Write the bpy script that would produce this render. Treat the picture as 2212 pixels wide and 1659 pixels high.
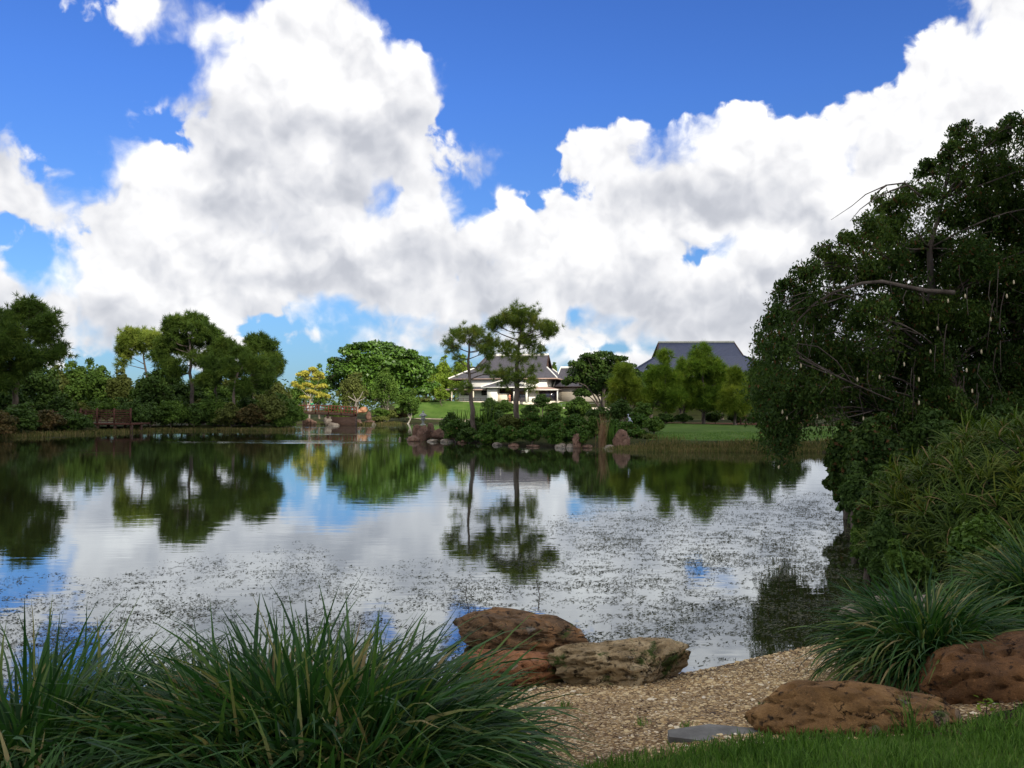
import bpy, math, random
import numpy as np
from mathutils import Vector, noise as mn

sc = bpy.context.scene
for o in list(bpy.data.objects):
    bpy.data.objects.remove(o)
COL = sc.collection

# ------------------------------------------------------------------ camera, world, sun, exposure
F = 1916.0                       # focal length in pixels of a 2212 x 1659 picture
EYE = 2.1
PITCH = math.atan((890 - 829.5) / F)
cam_d = bpy.data.cameras.new("camera")
cam_d.sensor_width = 36
cam_d.lens = 36 * F / 2212
cam_d.clip_start = 0.1
cam_d.clip_end = 6000
cam = bpy.data.objects.new("camera", cam_d)
cam.location = (0, 0, EYE)
cam.rotation_euler = (math.pi / 2 + PITCH, 0, 0)
COL.objects.link(cam)
sc.camera = cam
sc.view_settings.view_transform = 'Standard'
sc.view_settings.look = 'None'
sc.view_settings.exposure = 0.38
sc.view_settings.gamma = 1.0
sc.cycles.max_bounces = 7
sc.cycles.diffuse_bounces = 3
sc.cycles.glossy_bounces = 3
sc.cycles.transmission_bounces = 3
sc.cycles.sample_clamp_indirect = 6

def ray(xd, yd):
    a, b, c = (xd - 1106), F, -(yd - 829.5)
    cp, sp = math.cos(PITCH), math.sin(PITCH)
    return (a, b * cp - c * sp, b * sp + c * cp)
def W(xd, yd, D):
    a, b, c = ray(xd, yd)
    return Vector((a / b * D, D, EYE + c / b * D))
def WX(xd, D):
    return (xd - 1106) / F * D

SUN = Vector((0.42, -0.72, 0.46)).normalized()
sun_el = math.asin(SUN.z)
sun_az = math.atan2(SUN.x, SUN.y)
sd = bpy.data.lights.new("sun", 'SUN')
sd.energy = 5.0
sd.angle = math.radians(0.5)
sd.color = (1.0, 0.93, 0.80)
sun = bpy.data.objects.new("sun", sd)
sun.rotation_euler = (-SUN).to_track_quat('-Z', 'Y').to_euler()
sun.location = (60, -60, 60)
COL.objects.link(sun)

# ---- sky: physical sky with cumulus placed by azimuth and elevation
world = bpy.data.worlds.new("World")
sc.world = world
world.use_nodes = True
wt = world.node_tree
wt.nodes.clear()
class G:
    """tiny node-graph helper"""
    def __init__(s, t): s.t = t
    def n(s, k, **kw):
        nd = s.t.nodes.new(k)
        for a, b in kw.items(): setattr(nd, a, b)
        return nd
    def put(s, nd, i, v):
        if v is None: return
        if isinstance(v, bpy.types.NodeSocket): s.t.links.new(v, nd.inputs[i])
        else: nd.inputs[i].default_value = v
    def m(s, op, a, b=None, c=None, clamp=False):
        nd = s.n('ShaderNodeMath', operation=op, use_clamp=clamp)
        s.put(nd, 0, a); s.put(nd, 1, b); s.put(nd, 2, c)
        return nd.outputs[0]
    def v(s, op, a, b=None, c=None):
        nd = s.n('ShaderNodeVectorMath', operation=op)
        s.put(nd, 0, a); s.put(nd, 1, b)
        if c is not None: s.put(nd, 2, c)
        return nd.outputs[1] if op in ('LENGTH', 'DOT_PRODUCT', 'DISTANCE') else nd.outputs[0]
    def noise(s, vec, scale, detail=4, rough=0.5, dist=0.0, ntype='FBM', dim='3D'):
        nd = s.n('ShaderNodeTexNoise', noise_dimensions=dim)
        try: nd.noise_type = ntype
        except Exception: pass
        s.put(nd, 'Vector', vec); s.put(nd, 'Scale', scale); s.put(nd, 'Detail', detail)
        s.put(nd, 'Roughness', rough); s.put(nd, 'Distortion', dist)
        return nd
    def ramp(s, fac, pts, interp='LINEAR'):
        nd = s.n('ShaderNodeValToRGB')
        nd.color_ramp.interpolation = interp
        el = nd.color_ramp.elements
        while len(el) < len(pts): el.new(0.5)
        for e, (p, c) in zip(el, pts):
            e.position = p
            e.color = (c[0], c[1], c[2], 1) if isinstance(c, (tuple, list)) else (c, c, c, 1)
        s.put(nd, 0, fac)
        return nd.outputs[0]
    def mix(s, f, a, b):
        nd = s.n('ShaderNodeMix', data_type='RGBA')
        s.put(nd, 0, f); s.put(nd, 6, (*a, 1) if isinstance(a, tuple) else a)
        s.put(nd, 7, (*b, 1) if isinstance(b, tuple) else b)
        return nd.outputs[2]
    def smooth(s, x, a, b):
        nd = s.n('ShaderNodeMapRange', interpolation_type='SMOOTHSTEP')
        s.put(nd, 0, x); s.put(nd, 1, a); s.put(nd, 2, b)
        nd.inputs[3].default_value = 0; nd.inputs[4].default_value = 1
        return nd.outputs[0]

K = 19.16
def sky_q(xd, yd):
    a, b, c = ray(xd, yd)
    L = math.sqrt(a * a + b * b + c * c)
    return math.atan2(a, b) * K, math.asin(c / L) * K
def blob_field(g, q, blobs, k=0.35):
    """signed field in units of 100 px, positive inside"""
    acc = None
    for (x, y, rx, ry) in blobs:
        cx, cy = sky_q(x, y)
        rx /= 100.; ry /= 100.
        L = g.v('LENGTH', g.v('MULTIPLY_ADD', q, (1 / rx, 1 / ry, 0), (-cx / rx, -cy / ry, 0)))
        r = min(rx, ry)
        f = g.m('MULTIPLY_ADD', L, -r, r)
        acc = f if acc is None else g.m('SMOOTH_MAX', acc, f, k)
    return acc

CLOUD = [  # x, y, rx, ry in the 2212 picture
    (690, 60, 95, 105), (640, 150, 150, 110), (585, 80, 80, 60), (780, 180, 110, 90), (850, 240, 90, 115), (560, 200, 120, 80),
    (425, 232, 66, 30), (440, 290, 55, 45), (690, 300, 230, 110), (600, 420, 270, 120), (860, 360, 75, 60),
    (335, 405, 92, 88), (255, 470, 90, 60), (150, 475, 60, 40), (70, 425, 50, 34), (-10, 350, 50, 40), (-20, 405, 70, 30),
    (275, 600, 160, 105), (70, 660, 80, 26), (330, 660, 320, 95), (600, 560, 380, 110), (800, 560, 260, 120), (925, 475, 85, 100),
    (345, 25, 70, 26), (475, 60, 90, 40), (240, 725, 230, 40),
    (1590, 335, 108, 95), (1310, 335, 82, 55), (1480, 430, 220, 110), (1230, 520, 180, 85), (1100, 510, 80, 65),
    (1045, 368, 40, 24), (1090, 415, 30, 24), (1760, 345, 120, 75), (1850, 262, 66, 58), (1950, 330, 130, 110),
    (2110, 210, 130, 150), (2210, 50, 110, 150), (2010, 240, 60, 60), (1700, 520, 480, 170), (1300, 620, 420, 110),
    (1050, 650, 330, 70), (960, 725, 200, 44), (1180, 740, 200, 50), (1520, 720, 300, 80), (1950, 600, 400, 260),
]
HOLES = [(60, 560, 50, 60), (1160, 430, 40, 34), (680, 336, 26, 20), (1250, 672, 15, 15), (655, 712, 110, 20), (665, 760, 95, 45), (1340, 765, 110, 16), (1495, 558, 20, 9), (1150, 400, 40, 30)]
GREYS = [(900, 610, 250, 55), (800, 310, 150, 50), (600, 605, 200, 24), (440, 690, 280, 26), (540, 745, 330, 40), (800, 430, 130, 60), (520, 470, 130, 26), (560, 340, 110, 36),
         (1620, 462, 130, 22), (1600, 600, 240, 24), (1130, 640, 190, 26), (1500, 710, 300, 26), (230, 500, 90, 20), (300, 570, 120, 14),
         (920, 540, 120, 60), (1750, 660, 120, 50), (1060, 570, 60, 50), (960, 735, 120, 24), (780, 712, 60, 18), (1380, 560, 90, 18)]
BRIGHT = [(560, 555, 120, 26), (430, 580, 90, 16), (560, 640, 170, 20), (330, 400, 70, 60), (250, 600, 110, 50), (640, 385, 60, 26), (800, 500, 110, 40), (760, 460, 60, 30), (700, 130, 120, 80), (940, 430, 40, 50), (1600, 300, 90, 50), (1300, 540, 160, 40), (1500, 540, 120, 30), (1180, 690, 60, 40), (1050, 500, 40, 40), (2100, 250, 160, 140), (1850, 420, 160, 80), (1950, 560, 200, 60), (1600, 530, 200, 40)]

grp = bpy.data.node_groups.new("cloud_height", 'ShaderNodeTree')
grp.interface.new_socket("q", in_out='INPUT', socket_type='NodeSocketVector')
grp.interface.new_socket("height", in_out='OUTPUT', socket_type='NodeSocketFloat')
g = G(grp)
gi = g.n('NodeGroupInput'); go = g.n('NodeGroupOutput')
q = gi.outputs[0]
vor = g.n('ShaderNodeTexVoronoi', feature='SMOOTH_F1', voronoi_dimensions='2D')
g.put(vor, 'Vector', g.v('MULTIPLY_ADD', g.noise(q, 1.6, 3, 0.55, dim='2D').outputs[1], (0.45, 0.45, 0), q)); g.put(vor, 'Scale', 0.85)
g.put(vor, 'Smoothness', 0.5)
vor2 = g.n('ShaderNodeTexVoronoi', feature='SMOOTH_F1', voronoi_dimensions='2D')
g.put(vor2, 'Vector', g.v('MULTIPLY_ADD', g.noise(q, 4.0, 3, 0.6, dim='2D').outputs[1], (0.2, 0.2, 0), q)); g.put(vor2, 'Scale', 3.6)
g.put(vor2, 'Smoothness', 0.4)
hb = g.m('MULTIPLY_ADD', vor.outputs[0], -0.75, 0.40)
hb = g.m('MULTIPLY_ADD', vor2.outputs[0], -0.20, hb)
hb = g.m('MULTIPLY_ADD', g.noise(q, 0.75, 4, 0.45, dim='2D').outputs[0], 0.55, hb)
g.t.links.new(hb, go.inputs[0])

g = G(wt)
tc = g.n('ShaderNodeTexCoord')
dr = tc.outputs['Generated']
sx = g.n('ShaderNodeSeparateXYZ'); g.put(sx, 0, dr)
az = g.m('ARCTAN2', sx.outputs[0], sx.outputs[1])
el = g.m('ARCSINE', sx.outputs[2])
cq = g.n('ShaderNodeCombineXYZ'); g.put(cq, 0, g.m('MULTIPLY', az, K)); g.put(cq, 1, g.m('MULTIPLY', el, K))
q = cq.outputs[0]
warp = g.v('SUBTRACT', g.noise(q, 0.9, 3, 0.5, dim='2D').outputs[1], (0.5, 0.5, 0.5))
q1 = g.v('MULTIPLY_ADD', warp, (0.50, 0.42, 0), q)
A = g.n('ShaderNodeGroup'); A.node_tree = grp; g.put(A, 0, q1)
B = g.n('ShaderNodeGroup'); B.node_tree = grp; g.put(B, 0, g.v('ADD', q1, (0.14, 0.34, 0)))
bf = blob_field(g, q1, CLOUD)
hf = blob_field(g, q1, HOLES, 0.1)
bf = g.m('SMOOTH_MIN', bf, g.m('MULTIPLY', hf, -1.3), 0.25)
sep = g.n('ShaderNodeSeparateXYZ'); g.put(sep, 0, q)
inside = g.m('MULTIPLY', g.smooth(g.m('ABSOLUTE', sep.outputs[0]), 13.5, 11.5), g.smooth(sep.outputs[1], 10.2, 8.8))
wide = g.m('MULTIPLY_ADD', g.noise(dr, 2.2, 3, 0.5).outputs[0], 9.0, -4.3)
wide = g.m('SUBTRACT', wide, g.m('MULTIPLY', inside, 8.0))
bf = g.m('MAXIMUM', bf, wide)
fine = g.noise(q1, 2.8, 6, 0.55, dim='2D').outputs[0]
f = g.m('ADD', bf, g.m('MULTIPLY_ADD', A.outputs[0], 0.80, -0.10))
f = g.m('ADD', f, g.m('MULTIPLY_ADD', fine, 0.42, -0.20))
soft = g.smooth(g.noise(q, 0.4, 2, 0.5, dim='2D').outputs[0], 0.40, 0.65)
edge = g.m('MULTIPLY_ADD', soft, 0.50, 0.12)
mask = g.smooth(f, -0.05, edge)
relief = g.m('SUBTRACT', A.outputs[0], B.outputs[0])
gn = g.noise(q1, 0.36, 4, 0.42, dim='2D').outputs[0]
gf = g.m('SUBTRACT', blob_field(g, q1, GREYS, 0.3), blob_field(g, q1, BRIGHT, 0.3))
grey = g.smooth(g.m('MULTIPLY_ADD', gn, 1.5, g.m('MULTIPLY_ADD', g.m('MINIMUM', g.m('MAXIMUM', gf, -1.2), 1.2), 0.9, -0.80)), -0.75, 0.75)
depth = g.smooth(f, 0.0, 1.0)
val = g.m('MULTIPLY_ADD', relief, 0.46, 0.82)
val = g.m('SUBTRACT', val, g.m('MULTIPLY', grey, g.m('MULTIPLY_ADD', depth, 0.22, 0.10)))
val = g.m('MULTIPLY_ADD', g.m('SUBTRACT', fine, 0.5), 0.08, val)
val = g.m('SMOOTH_MAX', val, 0.46, 0.12)
val = g.m('MINIMUM', val, 1.15)
val = g.m('MULTIPLY', val, g.m('MULTIPLY_ADD', inside, -0.75, 1.75))
tint = g.ramp(g.m('MULTIPLY', g.m('SUBTRACT', val, 0.4), 1.6, clamp=True), [(0.0, (0.92, 0.96, 1.07)), (0.5, (0.98, 0.98, 1.0)), (1.0, (1.0, 0.99, 0.96))])
cloud_c = g.v('SCALE', tint); cloud_c.node.inputs[3].default_value = 1
g.t.links.new(val, cloud_c.node.inputs[3])
sky = g.n('ShaderNodeTexSky', sky_type='NISHITA')
sky.sun_disc = False
sky.sun_elevation = sun_el
sky.sun_rotation = sun_az
sky.altitude = 0
sky.air_density = 1.0; sky.dust_density = 0.3; sky.ozone_density = 2.5
SKY_STR = 0.12
filt = g.ramp(g.m('MULTIPLY', el, 1.6, clamp=True), [(0.0, (0.22, 0.33, 0.50)), (0.20, (0.36, 0.54, 0.78)), (0.55, (0.33, 0.56, 1.04)), (1.0, (0.29, 0.50, 1.03))])
blue = g.v('MULTIPLY', sky.outputs[0], filt)
cloud_s = g.v('MULTIPLY', cloud_c, (1 / SKY_STR,) * 3)
mixc = g.mix(g.m('MULTIPLY', mask, 0.985), blue, cloud_s)
bg = g.n('ShaderNodeBackground'); g.put(bg, 0, mixc); g.put(bg, 1, SKY_STR)
wo = g.n('ShaderNodeOutputWorld'); g.t.links.new(bg.outputs[0], wo.inputs[0])
try:
    world.cycles.sampling_method = 'MANUAL'; world.cycles.sample_map_resolution = 512
except Exception: pass

# ------------------------------------------------------------------ materials
def new_mat(name):
    m = bpy.data.materials.new(name); m.use_nodes = True
    m.node_tree.nodes.clear()
    g = G(m.node_tree)
    out = g.n('ShaderNodeOutputMaterial')
    return m, g, out
def bsdf(g, col, rough=0.7, spec=0.3, normal=None, metallic=0):
    b = g.n('ShaderNodeBsdfPrincipled')
    g.put(b, 'Base Color', (*col, 1) if isinstance(col, tuple) else col)
    g.put(b, 'Roughness', rough); g.put(b, 'Specular IOR Level', spec); g.put(b, 'Metallic', metallic)
    if normal is not None: g.put(b, 'Normal', normal)
    return b
def bump(g, h, strength=0.5, dist=0.02):
    b = g.n('ShaderNodeBump'); g.put(b, 'Height', h); g.put(b, 'Strength', strength); g.put(b, 'Distance', dist)
    return b.outputs[0]
_mc = {}
LEAF_K = {'mid_leaf': 2.0, 'yellow_leaf': 1.15, 'fresh_leaf': 1.4, 'fig_leaf': 1.6, 'rosette_leaf': 0.92, 'pine_lit': 1.4, 'far_wood': 1.3, 'weeping_leaf': 1.5, 'dark_leaf': 2.3, 'pine_dark': 2.0, 'pine_young': 1.6, 'pine_yellow': 1.5, 'isle_bush': 1.6, 'pine_isle': 2.4, 'reddish_leaf': 1.3, 'olive_leaf': 1.4, 'hedge_leaf': 1.6}
def leaf_mat(name, dark, mid, light, scale=0.6, trans=0.3, rough=0.6, spec=0.12, accent=None, acc=0.04):
    if name in _mc: return _mc[name]
    kk = LEAF_K.get(name, 1.9)
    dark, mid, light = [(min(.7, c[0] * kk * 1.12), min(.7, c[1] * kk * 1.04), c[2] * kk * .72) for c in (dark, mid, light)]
    m, g, out = new_mat(name)
    geo = g.n('ShaderNodeNewGeometry')
    tcn = g.n('ShaderNodeTexCoord')
    r = geo.outputs['Random Per Island']
    nz = g.noise(tcn.outputs['Object'], scale, 3, 0.6).outputs[0]
    f = g.m('MULTIPLY_ADD', r, 0.45, g.m('MULTIPLY_ADD', nz, 1.5, -0.5))
    pts = [(0.0, dark), (0.5, mid), (1.0, light)]
    c = g.ramp(f, pts)
    if accent:
        c = g.mix(g.m('LESS_THAN', g.m('FRACT', g.m('MULTIPLY', r, 37.7)), acc), c, accent)
    b = bsdf(g, c, rough, spec)
    t = g.n('ShaderNodeBsdfTranslucent')
    g.put(t, 0, g.v('MULTIPLY', c, (1.25, 1.35, 0.7)))
    mx = g.n('ShaderNodeMixShader'); g.put(mx, 0, trans)
    g.t.links.new(b.outputs[0], mx.inputs[1]); g.t.links.new(t.outputs[0], mx.inputs[2])
    g.t.links.new(mx.outputs[0], out.inputs[0])
    _mc[name] = m
    return m
def noisy_mat(name, cols, scale=3, rough=0.8, spec=0.2, bstr=0.4, bdist=0.02, bscale=None, stretch=(1, 1, 1), detail=6, pos=None):
    if name in _mc: return _mc[name]
    m, g, out = new_mat(name)
    tcn = g.n('ShaderNodeTexCoord')
    vec = g.v('MULTIPLY', tcn.outputs['Object'], stretch)
    nz = g.noise(vec, scale, detail, 0.62).outputs[0]
    n = len(cols)
    if pos is None: pos = [0.3 + 0.4 * i / max(1, n - 1) for i in range(n)]
    c = g.ramp(nz, list(zip(pos, cols)))
    nb = g.noise(vec, bscale or scale * 4, 6, 0.65).outputs[0]
    b = bsdf(g, c, rough, spec, bump(g, nb, bstr, bdist))
    g.t.links.new(b.outputs[0], out.inputs[0])
    _mc[name] = m
    return m
M = {}
M['bark'] = noisy_mat('bark', [(0.035, 0.026, 0.02), (0.10, 0.08, 0.065), (0.17, 0.14, 0.12)], 3, 0.9, 0.1, 0.8, 0.05, 12, (1, 1, 0.25))
M['bark_pale'] = noisy_mat('bark_pale', [(0.12, 0.10, 0.08), (0.26, 0.23, 0.19), (0.40, 0.36, 0.31)], 3, 0.9, 0.1, 0.6, 0.04, 12, (1, 1, 0.3))
M['bark_dark'] = noisy_mat('bark_dark', [(0.02, 0.016, 0.013), (0.05, 0.04, 0.033), (0.09, 0.075, 0.06)], 3, 0.9, 0.1, 0.7, 0.04, 12, (1, 1, 0.25))
M['plaster'] = noisy_mat('plaster', [(0.70, 0.67, 0.60), (0.80, 0.77, 0.71)], 0.8, 0.85, 0.2, 0.1, 0.01)
M['plaster_cream'] = noisy_mat('plaster_cream', [(0.58, 0.50, 0.38), (0.68, 0.60, 0.48)], 0.8, 0.85, 0.2, 0.1, 0.01)
M['trim_pink'] = noisy_mat('trim_copper', [(0.30, 0.20, 0.16), (0.42, 0.30, 0.25)], 1.5, 0.7, 0.3, 0.1, 0.01)
M['ridge'] = noisy_mat('ridge_white', [(0.62, 0.60, 0.55), (0.74, 0.71, 0.65)], 2, 0.8, 0.2, 0.2, 0.02)
M['wood_dark'] = noisy_mat('wood_dark', [(0.03, 0.017, 0.012), (0.07, 0.04, 0.028)], 2, 0.75, 0.2, 0.4, 0.02, 10, (1, 1, 6))
M['wood_red'] = noisy_mat('wood_red', [(0.09, 0.03, 0.018), (0.17, 0.058, 0.032)], 2, 0.75, 0.2, 0.4, 0.02, 10, (6, 6, 1))
M['wood_brown'] = noisy_mat('wood_brown', [(0.05, 0.02, 0.014), (0.095, 0.04, 0.026)], 2, 0.75, 0.2, 0.4, 0.02, 10, (6, 6, 1))
M['stone_grey'] = noisy_mat('stone_grey', [(0.13, 0.14, 0.125), (0.25, 0.26, 0.235), (0.36, 0.37, 0.33)], 6, 0.9, 0.15, 0.6, 0.02)
M['concrete'] = noisy_mat('concrete', [(0.075, 0.072, 0.065), (0.17, 0.165, 0.15)], 7, 0.85, 0.25, 0.5, 0.006, 60)
M['mulch'] = noisy_mat('mulch', [(0.05, 0.022, 0.014), (0.11, 0.05, 0.03), (0.16, 0.08, 0.05)], 6, 0.95, 0.05, 1.0, 0.03)
M['pod'] = noisy_mat('pod', [(0.4, 0.33, 0.2), (0.55, 0.47, 0.32)], 20, 0.8, 0.1, 0.3, 0.01)
M['skin'] = noisy_mat('skin', [(0.45, 0.25, 0.18), (0.52, 0.31, 0.22)], 5, 0.6, 0.3, 0.02, 0.002)
M['hair'] = noisy_mat('hair', [(0.02, 0.013, 0.01), (0.05, 0.03, 0.02)], 20, 0.6, 0.3, 0.3, 0.005)
def cloth_mat(name, c):
    return noisy_mat(name, [tuple(v * 0.85 for v in c), c], 9, 0.85, 0.1, 0.3, 0.01)

def rock_mat(name, cols, moss=0.0, scale=1.6, strata=1.0, rim=None):
    m, g, out = new_mat(name)
    tcn = g.n('ShaderNodeTexCoord'); P = tcn.outputs['Object']
    vec = g.v('MULTIPLY', P, (1, 1, strata))
    a = g.noise(vec, scale, 9, 0.68, 0.5).outputs[0]
    c = g.ramp(a, [(0.28 + 0.44 * i / (len(cols) - 1), cc) for i, cc in enumerate(cols)])
    fine = g.noise(P, scale * 22, 6, 0.7).outputs[0]
    c = g.mix(g.m('MULTIPLY', g.smooth(fine, 0.56, 0.80), 0.55), c, tuple(min(1, v * 1.9 + 0.03) for v in cols[-1]))
    c = g.mix(g.smooth(g.noise(P, scale * 9, 4, 0.6).outputs[0], 0.56, 0.70), c, tuple(v * 0.35 for v in cols[0]))
    # lichen: pale round patches
    vor = g.n('ShaderNodeTexVoronoi'); g.put(vor, 'Vector', g.v('ADD', P, g.v('MULTIPLY', g.noise(P, 9, 3).outputs[1], (0.1, 0.1, 0.1)))); g.put(vor, 'Scale', 7)
    lich = g.m('MULTIPLY', g.m('LESS_THAN', vor.outputs[0], 0.3), g.smooth(g.noise(P, 2.3, 3).outputs[0], 0.52, 0.62))
    c = g.mix(g.m('MULTIPLY', lich, 0.45), c, (0.24, 0.22, 0.18))
    if moss > 0:
        mm = g.smooth(g.noise(P, 4.0, 6, 0.7).outputs[0], 0.68 - 0.15 * moss, 0.74 - 0.12 * moss)
        c = g.mix(mm, c, (0.045, 0.065, 0.012))
    cv = g.n('ShaderNodeTexVoronoi', feature='DISTANCE_TO_EDGE'); g.put(cv, 'Vector', g.v('MULTIPLY_ADD', g.noise(vec, scale * 2.5, 4, 0.6).outputs[1], (0.5, 0.5, 0.5), g.v('MULTIPLY', P, (1, 1, 1.8)))); g.put(cv, 'Scale', scale * 1.3)
    crack = g.smooth(cv.outputs[0], 0.022, 0.0)
    crack = g.m('MULTIPLY', crack, g.smooth(g.noise(P, 3.1, 2).outputs[0], 0.42, 0.55))
    c = g.mix(g.m('MULTIPLY', crack, 0.8), c, tuple(v * 0.3 for v in cols[0]))
    h = g.m('SUBTRACT', g.m('MULTIPLY', g.noise(vec, scale * 4, 8, 0.7).outputs[0], 1.0), g.m('MULTIPLY', crack, 0.5))
    h = g.m('ADD', h, g.m('MULTIPLY', g.noise(P, scale * 25, 5, 0.7).outputs[0], 0.3))
    b = bsdf(g, c, 0.88, 0.18, bump(g, h, 0.9, 0.05))
    g.t.links.new(b.outputs[0], out.inputs[0])
    return m
M['rock_rust'] = rock_mat('rock_rust', [(0.09, 0.045, 0.025), (0.26, 0.11, 0.045), (0.42, 0.20, 0.09)], 0.5, 1.8, 2.2)
M['rock_dark'] = rock_mat('rock_dark', [(0.04, 0.028, 0.018), (0.14, 0.082, 0.04), (0.44, 0.20, 0.07)], 0.5, 1.6, 3.0)
M['rock_mossy'] = rock_mat('rock_mossy', [(0.09, 0.062, 0.03), (0.32, 0.23, 0.12), (0.60, 0.48, 0.29)], 1.0, 2.4, 1.2)
M['rock_mound'] = rock_mat('rock_mound', [(0.055, 0.034, 0.016), (0.185, 0.098, 0.036), (0.32, 0.185, 0.075)], 0.6, 2.0, 1.0)
M['rock_brown'] = rock_mat('rock_brown', [(0.028, 0.018, 0.011), (0.12, 0.056, 0.02), (0.25, 0.12, 0.045)], 0.35, 2.2, 1.0)
M['rock_far'] = rock_mat('rock_far', [(0.06, 0.035, 0.025), (0.14, 0.08, 0.055), (0.25, 0.16, 0.115)], 0.0, 1.2, 1.0)
M['rock_pale'] = rock_mat('rock_pale', [(0.11, 0.09, 0.07), (0.23, 0.19, 0.15), (0.38, 0.33, 0.27)], 0.0, 1.2, 1.0)
M['rock_orange'] = rock_mat('rock_orange', [(0.20, 0.10, 0.06), (0.36, 0.18, 0.10), (0.52, 0.29, 0.18)], 0.0, 1.2, 1.0)

def roof_mat(name, c1, c2):
    m, g, out = new_mat(name)
    tcn = g.n('ShaderNodeTexCoord'); P = tcn.outputs['Object']
    w = g.n('ShaderNodeTexWave', wave_type='BANDS', bands_direction='Z'); g.put(w, 'Vector', P); g.put(w, 'Scale', 1.3); g.put(w, 'Distortion', 0.3)
    wx = g.n('ShaderNodeTexWave', wave_type='BANDS', bands_direction='X'); g.put(wx, 'Vector', P); g.put(wx, 'Scale', 1.1)
    a = g.noise(P, 0.5, 6, 0.7).outputs[0]
    a = g.m('MULTIPLY_ADD', g.noise(P, 5.0, 2, 0.7).outputs[0], 0.5, g.m('MULTIPLY', a, 0.6))
    c = g.ramp(a, [(0.35, c1), (0.7, c2)])
    h = g.m('ADD', w.outputs[1], wx.outputs[1])
    b = bsdf(g, c, 0.6, 0.35, bump(g, h, 0.6, 0.05))
    g.t.links.new(b.outputs[0], out.inputs[0])
    return m
M['roof'] = roof_mat('roof_slate', (0.030, 0.028, 0.036), (0.065, 0.060, 0.072))
M['roof_blue'] = roof_mat('roof_blue', (0.014, 0.020, 0.048), (0.026, 0.036, 0.075))
m, g, out = new_mat('dark_glass')
tcn = g.n('ShaderNodeTexCoord')
b = bsdf(g, g.ramp(g.noise(tcn.outputs['Object'], 0.6, 2).outputs[0], [(0.3, (0.008, 0.008, 0.014)), (0.7, (0.03, 0.03, 0.045))]), 0.08, 0.6)
g.t.links.new(b.outputs[0], out.inputs[0]); M['glass'] = m

# water: mirror with fine ripples, dark pond below
m, g, out = new_mat('pond_water')
geo = g.n('ShaderNodeNewGeometry'); P = geo.outputs['Position']
p1 = g.noise(g.v('MULTIPLY', P, (0.55, 1.6, 1)), 1.0, 4, 0.55).outputs[0]
p2 = g.noise(g.v('MULTIPLY', P, (1.6, 6.0, 1)), 1.0, 3, 0.5).outputs[0]
p3 = g.noise(g.v('MULTIPLY', P, (0.12, 0.3, 1)), 1.0, 2, 0.5).outputs[0]
# breeze patches: bands of rougher water well out on the pond
sepw = g.n('ShaderNodeSeparateXYZ'); g.put(sepw, 0, P)
breeze = g.smooth(g.noise(g.v('MULTIPLY', P, (0.035, 0.11, 1)), 1.0, 3, 0.5).outputs[0], 0.56, 0.68)
far = g.smooth(sepw.outputs[1], 34, 60)
left = g.smooth(sepw.outputs[0], -4, -16)
breeze = g.m('MULTIPLY', breeze, g.m('MULTIPLY', far, left))
amp = g.m('MULTIPLY_ADD', breeze, 22.0, 1.0)
h = g.m('MULTIPLY_ADD', p1, 1.0, g.m('MULTIPLY', p2, 0.30))
h = g.m('MULTIPLY', h, amp)
nrm = bump(g, h, 1.0, 0.0022)
gl = g.n('ShaderNodeBsdfGlossy'); g.put(gl, 0, (0.88, 0.93, 0.97, 1)); g.put(gl, 1, 0.02); g.put(gl, 'Normal', nrm)
df = g.n('ShaderNodeBsdfDiffuse'); g.put(df, 0, (0.020, 0.022, 0.008, 1))
fr = g.n('ShaderNodeFresnel'); g.put(fr, 0, 1.33)
fac = g.m('MULTIPLY_ADD', g.m('POWER', fr.outputs[0], 0.62), 0.86, 0.12, clamp=True)
mx = g.n('ShaderNodeMixShader'); g.put(mx, 0, fac)
g.t.links.new(df.outputs[0], mx.inputs[1]); g.t.links.new(gl.outputs[0], mx.inputs[2])
g.t.links.new(mx.outputs[0], out.inputs[0]); M['water'] = m

m, g, out = new_mat('ground_cover')
geo = g.n('ShaderNodeNewGeometry'); P = geo.outputs['Position']
a = g.noise(P, 0.35, 8, 0.65).outputs[0]
c = g.ramp(a, [(0.3, (0.015, 0.018, 0.007)), (0.5, (0.03, 0.036, 0.011)), (0.7, (0.05, 0.058, 0.018))])
c = g.mix(g.smooth(g.noise(P, 3.1, 6, 0.7).outputs[0], 0.56, 0.68), c, (0.07, 0.05, 0.026))
sp = g.n('ShaderNodeSeparateXYZ'); g.put(sp, 0, P)
near = g.smooth(sp.outputs[1], 10, 6)
c = g.mix(near, c, g.ramp(g.noise(P, 9, 6, 0.7).outputs[0], [(0.35, (0.012, 0.009, 0.007)), (0.65, (0.05, 0.035, 0.025))]))
low = g.smooth(sp.outputs[2], 0.22, 0.02)
c = g.mix(g.m('MULTIPLY', low, 0.85), c, (0.028, 0.022, 0.013))
b = bsdf(g, c, 0.95, 0.05, bump(g, g.noise(P, 14, 6, 0.7).outputs[0], 0.8, 0.04))
g.t.links.new(b.outputs[0], out.inputs[0]); M['ground'] = m

m, g, out = new_mat('lawn_turf')
geo = g.n('ShaderNodeNewGeometry'); P = geo.outputs['Position']
c = g.ramp(g.noise(P, 0.3, 8, 0.6).outputs[0], [(0.3, (0.035, 0.070, 0.012)), (0.5, (0.055, 0.105, 0.017)), (0.7, (0.085, 0.135, 0.028))])
c = g.mix(g.smooth(g.noise(P, 1.7, 5, 0.7).outputs[0], 0.5, 0.7), c, (0.085, 0.11, 0.03))
b = bsdf(g, c, 0.95, 0.05, bump(g, g.noise(P, 6, 6, 0.8).outputs[0], 0.8, 0.05))
g.t.links.new(b.outputs[0], out.inputs[0]); M['lawn'] = m

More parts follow.
